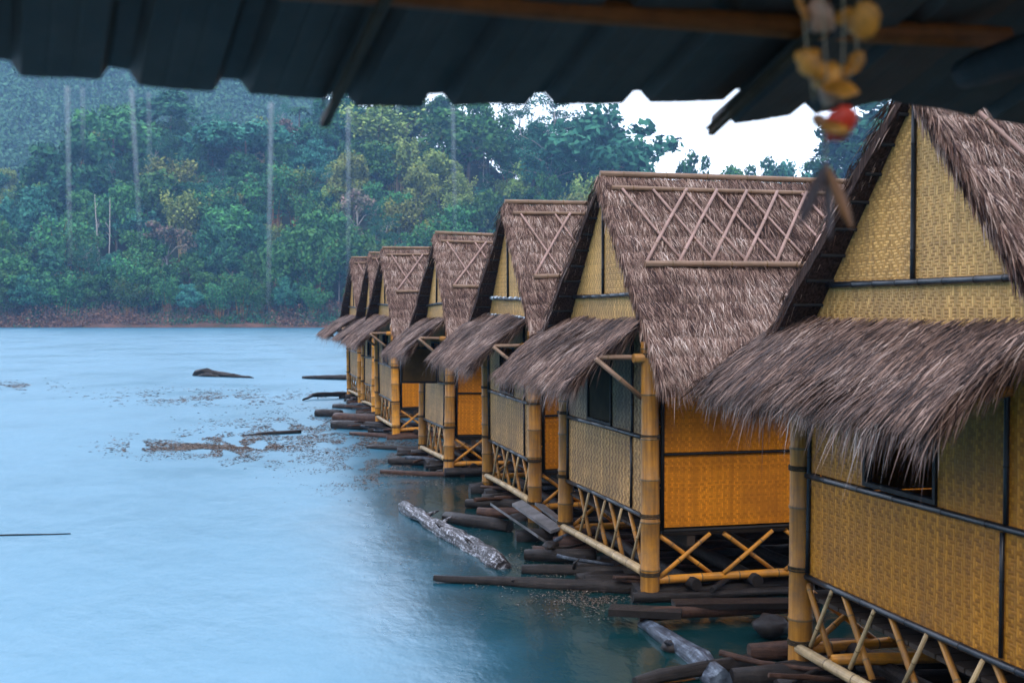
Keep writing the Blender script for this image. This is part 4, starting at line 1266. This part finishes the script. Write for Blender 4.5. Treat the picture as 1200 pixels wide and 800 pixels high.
def eave_pt(px, y):
    d = 2.2 + .405 * eave_t(px)
    return at(px, y, d)


# roof directions in world space: camera-lateral and camera-forward axes
LAT = Vector((CA, -SA, 0)); FWD = Vector((SA, CA, 0))
BACK = (LAT * .405 * .935 - FWD * .914 * .935 + Vector((0, 0, .355))).normalized()
rf = empty('metal_roof', eave_pt(600, 120))
tag(rf, 'dark corrugated metal roof overhead, its dripping eave crossing the top of the view', 'roof')
org = Vector(rf.location)
UPN = None
def sheet(pxa, ya, pxb, yb, ribs, slen=3.6, off=0.0):
    A = eave_pt(pxa, ya) - org; B = eave_pt(pxb, yb) - org
    e = (B - A); ln = e.length; eu = e.normalized()
    nrm = eu.cross(BACK).normalized()
    if nrm.z < 0: nrm = -nrm
    ta = eave_t(pxa); tb_ = eave_t(pxb)
    prof = [(0.0, 0.0)]
    for rp in ribs:
        s = (eave_t(rp) - ta) / (tb_ - ta) * ln
        prof += [(s - .034, 0), (s - .017, .028), (s + .017, .028), (s + .034, 0)]
        # small stiffening creases between ribs
    prof.append((ln, 0.0))
    prof = [q for q in prof if -.001 <= q[0] <= ln + .001]
    full = [prof[0]]
    for a, b in zip(prof, prof[1:]):
        if b[0] - a[0] > .1:
            for f in (.33, .66):
                x = a[0] + (b[0] - a[0]) * f
                full += [(x - .006, 0), (x, .0015), (x + .006, 0)]
        full.append(b)
    mb = MB()
    ns = 18
    V = []
    for j in range(ns + 1):
        s = slen * (j / ns) ** 1.3
        for (x, z) in full:
            w = .004 * noise.noise(Vector((x * 3, s * 2, pxa))) + (.006 * noise.noise(Vector((x * 7, 0, pxa))) if j == 0 else 0)
            p = A + eu * x + BACK * s + nrm * (z + w + off)
            V.append(p)
    n = len(full)
    Fs = []; uvs = []
    for j in range(ns):
        for i in range(n - 1):
            Fs.append((j * n + i, j * n + i + 1, (j + 1) * n + i + 1, (j + 1) * n + i))
            uvs.append([(full[i][0], j * .2), (full[i + 1][0], j * .2), (full[i + 1][0], j * .2 + .2), (full[i][0], j * .2 + .2)])
    mb.add(V, Fs, 0, uvs)
    o = mb.build('roof_sheet', M['metal'], rf)
    sm = o.modifiers.new('thickness', 'SOLIDIFY'); sm.thickness = .0012; sm.offset = 1
    return A, B, nrm


sheet(-160, 76, 384, 121, [-110, 2, 142, 273], off=.004)
sheet(376, 127, 925, 119, [399, 513, 633, 745, 862])
sheet(822, 151, 1036, 118, [845, 938], off=-.004)
sheet(1028, 117, 1420, 190, [1150, 1290], off=.003)
# battens nailed along the joints
for (xa, ya, xb, yb, da) in ((381, 133, 428, 6, .0), (832, 145, 905, 62, .0)):
    d0 = 2.2 + .405 * eave_t(xa) - .012
    a = at(xa, ya, d0) - org
    b = a + BACK * .75
    mb = MB()
    s = Vector((1, 0, 0)) * .011
    s = (BACK.cross(Vector((0, 0, 1)))).normalized() * .008
    dn = Vector((0, 0, -.016))
    q = Vector((0, 0, -.012))
    V = [a - s + q, a + s + q, b + s + q, b - s + q, a - s + dn + q, a + s + dn + q, b + s + dn + q, b - s + dn + q]
    mb.add(V, [(0, 1, 2, 3), (7, 6, 5, 4), (0, 4, 5, 1), (1, 5, 6, 2), (2, 6, 7, 3), (3, 7, 4, 0)])
    mb.build('batten', M['batten'], rf)
# beam
bp = [at(330, -14, 1.90), at(480, -3, 2.0), at(640, 12, 2.12), at(800, 24, 2.24), at(960, 36, 2.36), at(1100, 43, 2.46), at(1176, 46, 2.52)]
mb = MB(); mb.tube([p - org for p in bp], [.021, .022, .0215, .022, .023, .024, .022], 14, 0, jit=.05)
mb.build('beam', M['beam'], rf)
mb = logmesh(at(1128, 88, 2.5) - org, at(1330, 20, 2.0) - org, .036, .04, seg=.06, bend=.005, jit=.1); mb.build('rafter', M['log_dark'], rf)
mb = logmesh(at(1195, 62, 2.5) - org, at(1300, 58, 2.5) - org, .02, .02, seg=.06, bend=.003, jit=.05); mb.build('rafter', M['beam'], rf)
# deck where the photographer stands (out of frame) and back part of the same floating house
dk = MB()
for k in range(-22, 22):
    a = k * .15
    c = LAT * a
    p0 = c + FWD * 1.5 + LAT * 0; p1 = c - FWD * 3.2
    s = LAT * .068
    z = Vector((0, 0, 1.15)); t = Vector((0, 0, -.035))
    V = [p0 - s + z, p0 + s + z, p1 + s + z, p1 - s + z]
    V += [v + t for v in V]
    dk.add(V, [(0, 1, 2, 3), (7, 6, 5, 4), (0, 4, 5, 1), (1, 5, 6, 2), (2, 6, 7, 3), (3, 7, 4, 0)])
tag(dk.build('viewing_deck', M['deck_wood']), 'boarded deck under the metal roof where the view is taken', 'deck')

# ------------------------------------------------------------------ water streams from the eave
m = bpy.data.materials.new('falling_water'); m.use_nodes = True; nt = m.node_tree; nt.nodes.clear()
out = nt.nodes.new('ShaderNodeOutputMaterial'); tr_ = nt.nodes.new('ShaderNodeBsdfTransparent')
df = nd(nt, 'ShaderNodeBsdfDiffuse', Color=(.95, .98, 1, 1)); gl = nd(nt, 'ShaderNodeBsdfGlossy', Color=(.9, .95, 1, 1), Roughness=.15)
tl = nd(nt, 'ShaderNodeBsdfTranslucent', Color=(.95, .98, 1, 1))
m1 = nt.nodes.new('ShaderNodeMixShader'); m1.inputs[0].default_value = .5; L(nt, df.outputs[0], m1.inputs[1]); L(nt, tl.outputs[0], m1.inputs[2])
m2 = nt.nodes.new('ShaderNodeMixShader'); m2.inputs[0].default_value = .45; L(nt, m1.outputs[0], m2.inputs[1]); L(nt, gl.outputs[0], m2.inputs[2])
m3 = nt.nodes.new('ShaderNodeMixShader'); m3.inputs[0].default_value = 1.0; L(nt, tr_.outputs[0], m3.inputs[1]); L(nt, m2.outputs[0], m3.inputs[2])
L(nt, m3.outputs[0], out.inputs[0])
M['stream'] = m
for (px, y0, y1, lean, r, lab) in [(81, 103, 330, 2, .0017, 'leftmost thin stream of rainwater falling from the metal eave'), (99, 105, 190, 0, .0010, 'faint short water stream just right of the leftmost one'),
                                  (156, 106, 300, 10, .0017, 'slanting stream of rainwater second of the strong ones from the left'), (176, 110, 230, 1, .0009, 'faint water stream right of the slanting one'),
                                  (319, 122, 380, -5, .0021, 'strongest stream of rainwater falling in the middle of the forest view'), (409, 127, 350, -1, .0015, 'water stream falling above the farthest hut roofs'),
                                  (531, 126, 300, 3, .0013, 'water stream falling from the eave left of the third hut ridge'), (467, 126, 134, 0, .0016, 'single drop hanging at the eave above the fourth hut')]:
    d = 2.2 + .405 * eave_t(px)
    a = at(px, y0, d); b = at(px + lean, y1, d)
    mb = MB()
    def run_(t0, t1, rr):
        k_ = max(3, int((t1 - t0) * (y1 - y0) / 5))
        mb.tube([a.lerp(b, t0 + (t1 - t0) * i / k_) - a for i in range(k_ + 1)], [max(.0001, rr * (math.sin(math.pi * min(1, .12 + i / k_)) ** .5 if t0 > 0 else (1 - .6 * i / k_)) * (1 + .3 * noise.noise(Vector((i * .9, px, t0 * 9))))) for i in range(k_ + 1)], 8, 0)
    k_ = max(6, int((y1 - y0) / 5))
    mb.tube([a.lerp(b, i / k_) - a for i in range(k_ + 1)], [max(.0001, 1.5 * r * (1 - i / k_) ** 1.1 * (1 + .25 * noise.noise(Vector((i * .35, px, 0))))) for i in range(k_ + 1)], 8, 0)
    o = mb.build('water_stream', M['stream']); o.location = a
    tag(o, lab, 'water stream', 'rainwater streams from the eave')

# ------------------------------------------------------------------ shell wind chime
M['shell'] = simple('amber_shell', (.66, .24, .025), .45, 0, .6, 25, .2)
M['shell_pale'] = simple('banded_shell', (.36, .2, .12), .35, 0, .5, 60, .2)
M['red'] = simple('red_painted_shell', (.75, .04, .008), .35, 0, .25, 25, .1)
M['cord'] = simple('pale_cord', (.45, .36, .24), .8)
M['slate_p'] = simple('grey_pendant', (.10, .065, .065), .4, 0, .3, 20, .1)
M['brown_p'] = simple('brown_wood_pendant', (.36, .14, .045), .4, 0, .3, 20, .1)
CD = 1.62
cb = at(975, -60, CD)
ch = empty('wind_chime', cb)
tag(ch, 'hanging chime of amber shells with a red shell and blade pendants below the metal roof', 'wind chime')
def cp(x, y, dd=0): return at(x, y, CD + dd) - cb
def shell(px, y, rpx, rot, m='shell', flat=.45, dd=0, asp=1.0):
    r = 1.2 * rpx / F * CD
    mb = MB(); V = []; Fs = []
    nr, na = 6, 22
    Rm = Matrix.Rotation(rot, 4, FWD) @ Matrix.Rotation(U(-.95, .95), 4, LAT) @ Matrix.Rotation(U(-.9, .9), 4, Vector((0, 0, 1)))
    for i in range(nr + 1):
        t = i / nr
        for k in range(na):
            a = 2 * math.pi * k / na
            sc = 1 + .05 * math.cos(a * 11) * t + .28 * t * noise.noise(Vector((math.cos(a) * 1.5, math.sin(a) * 1.5, px)))
            q = LAT * math.cos(a) * r * t * sc * asp + Vector((0, 0, 1)) * math.sin(a) * r * t * sc - FWD * (1 - t * t) * r * flat * .6
            V.append(Rm @ q + cp(px, y, dd))
    for i in range(nr):
        for k in range(na):
            k2 = (k + 1) % na
            Fs.append((i * na + k, i * na + k2, (i + 1) * na + k2, (i + 1) * na + k))
    mb.add(V, Fs, 0, None, True)
    o = mb.build('shell', M[m], ch)
    sm = o.modifiers.new('thickness', 'SOLIDIFY'); sm.thickness = .0015
    return o
for a in [(936, 13, 13, .3, 'shell', .5, 0, 1.0), (960, 22, 17, -.5, 'shell_pale', .6, .01, .8), (1010, 27, 19, .2, 'shell', .4, -.01, .85), (988, 22, 11, .9, 'shell', .5, .02, 1),
          (948, 78, 17, -.7, 'shell', .5, 0, .65), (1002, 74, 9, .2, 'shell', .5, 0, 1), (968, 94, 16, .4, 'shell', .6, .01, 1), (990, 84, 12, .1, 'shell', .5, .015, 1.1), (984, 106, 18, -.3, 'shell', .55, -.01, .95), (972, 112, 11, .5, 'shell_pale', .5, .01, 1), (950, 66, 8, .5, 'shell', .5, .01, 1)]:
    shell(*a)
shell(984, 146, 19, .5, 'red', .7, 0, .75)
shell(976, 152, 13, 1.9, 'shell', .7, -.012, .6)
# the curled brown shell beside the red one
mb = MB(); pts = [cp(951, 137), cp(957, 142), cp(966, 147), cp(978, 151), cp(992, 158)]
mb.tube(pts, [.004, .009, .0075, .011, .006], 10, 0, jit=.1); mb.build('shell', M['brown_p'], ch)
for seg in [((940, -60), (938, 10), (945, 70), (952, 120)), ((962, -60), (962, 20), (967, 85), (965, 130)), ((985, -60), (986, 20), (986, 70), (984, 130)), ((1006, -60), (1004, 20), (1001, 70), (990, 100)), ((966, 140), (966, 168), (966, 196))]:
    mb = MB(); mb.tube([cp(*q) for q in seg], [.0009] * len(seg), 6); mb.build('cord', M['cord'], ch)
def blade(p0, p1, w, m, dd=0):
    a = cp(*p0, dd); b = cp(*p1, dd); d = b - a; s = d.cross(FWD).normalized()
    mb = MB(); n_ = 10; V = []
    for i in range(n_ + 1):
        t = i / n_
        wd = w / F * CD * (math.sin(math.pi * min(1, t * .93 + .05)) ** .7)
        c = a + d * t
        V += [c - s * wd, c - FWD * wd * .5, c + s * wd, c + FWD * wd * .35]
    Fs = []
    for i in range(n_):
        for k in range(4):
            k2 = (k + 1) % 4
            Fs.append((i * 4 + k, i * 4 + k2, (i + 1) * 4 + k2, (i + 1) * 4 + k))
    mb.add(V, Fs, 0, None, True); mb.build('pendant', M[m], ch)
blade((966, 194), (936, 266), 7.5, 'slate_p'); blade((967, 194), (998, 268), 7.5, 'brown_p', .005); blade((966, 198), (973, 280), 5, 'slate_p', .012)

# ------------------------------------------------------------------ haze
hz = MB()
hz.box((-620, -330, -3), (860, 720, 215))
hz.uv = [None] * len(hz.f)
m = bpy.data.materials.new('haze_air'); m.use_nodes = True; nt = m.node_tree; nt.nodes.clear()
out = nt.nodes.new('ShaderNodeOutputMaterial'); pv = nt.nodes.new('ShaderNodeVolumePrincipled')
pv.inputs['Color'].default_value = (.36, .62, 1, 1); pv.inputs['Density'].default_value = .00034
L(nt, pv.outputs[0], out.inputs['Volume'])
tag(hz.build('haze', m), 'thin bluish rain haze over the lake', 'haze', kind='stuff')

# ------------------------------------------------------------------ world, sun, camera
SUN_EL, SUN_AZ = R(48), R(200)
w = bpy.data.worlds.new('World'); S.world = w; w.use_nodes = True
nt = w.node_tree; bg = nt.nodes['Background']
sky = nt.nodes.new('ShaderNodeTexSky'); sky.sky_type = 'NISHITA'; sky.sun_disc = False
sky.sun_elevation = SUN_EL; sky.sun_rotation = SUN_AZ; sky.air_density = 1.0; sky.dust_density = 3.0; sky.ozone_density = 2.0
nt.links.new(sky.outputs[0], bg.inputs[0]); bg.inputs[1].default_value = .1
# overcast: a bright cloud layer, brightest towards the horizon, over the clear-sky model
tc = nt.nodes.new('ShaderNodeTexCoord'); sp = nt.nodes.new('ShaderNodeSeparateXYZ'); L(nt, tc.outputs['Generated'], sp.inputs[0])
cr = ramp(nt, [(0.0, (1.25, 1.35, 1.5)), (.2, (1.15, 1.25, 1.45)), (.5, (1.3, 1.4, 1.7)), (1, (1.55, 1.66, 2.0))]); L(nt, mth(nt, 'ABSOLUTE', sp.outputs[2]), cr.inputs[0])
cn = nd(nt, 'ShaderNodeTexNoise', Scale=2.2, Detail=5.0); L(nt, tc.outputs['Generated'], cn.inputs['Vector'])
bg2 = nt.nodes.new('ShaderNodeBackground'); L(nt, cr.outputs[0], bg2.inputs[0]); 
ahead = mth(nt, 'MAXIMUM', mth(nt, 'ADD', mth(nt, 'MULTIPLY', sp.outputs[1], .94), mth(nt, 'MULTIPLY', sp.outputs[0], -.34)), 0.0)
ahead = mth(nt, 'MULTIPLY', mth(nt, 'POWER', ahead, 2.5), 1.5)
L(nt, mth(nt, 'MULTIPLY', mth(nt, 'ADD', .5, mth(nt, 'MULTIPLY', cn.outputs[0], .7)), mth(nt, 'ADD', 1.0, ahead)), bg2.inputs[1])
ad = nt.nodes.new('ShaderNodeAddShader'); L(nt, bg.outputs[0], ad.inputs[0]); L(nt, bg2.outputs[0], ad.inputs[1])
L(nt, ad.outputs[0], [n_ for n_ in nt.nodes if n_.type == 'OUTPUT_WORLD'][0].inputs[0])
sd = bpy.data.lights.new('sun', 'SUN'); sd.energy = .8; sd.angle = R(25); sd.color = (1, .96, .9)
so = bpy.data.objects.new('sun', sd); COL.objects.link(so)
sdir = Vector((math.sin(SUN_AZ) * math.cos(SUN_EL), math.cos(SUN_AZ) * math.cos(SUN_EL), math.sin(SUN_EL)))
so.rotation_euler = (-sdir).to_track_quat('-Z', 'Y').to_euler(); so.location = (0, 0, 30)

cam = bpy.data.cameras.new('camera'); co = bpy.data.objects.new('camera', cam); COL.objects.link(co)
cam.sensor_width = 36; cam.lens = F / 1200 * 36; cam.clip_end = 3000; cam.clip_start = .05
co.location = (0, 0, CAMZ)
co.rotation_euler = (R(90) - math.atan((400 - HOR) / F), 0, -YAW)
cam.dof.use_dof = True; cam.dof.focus_distance = 13.5; cam.dof.aperture_fstop = 3.4
S.camera = co
S.view_settings.view_transform = 'Standard'; S.view_settings.look = 'None'; S.view_settings.gamma = 1; S.view_settings.exposure = .25
S.render.engine = 'CYCLES'
S.cycles.max_bounces = 8; S.cycles.volume_bounces = 1; S.cycles.transparent_max_bounces = 12
S.cycles.use_denoising = True
try:
    S.cycles.sample_clamp_indirect = 6
except Exception: pass
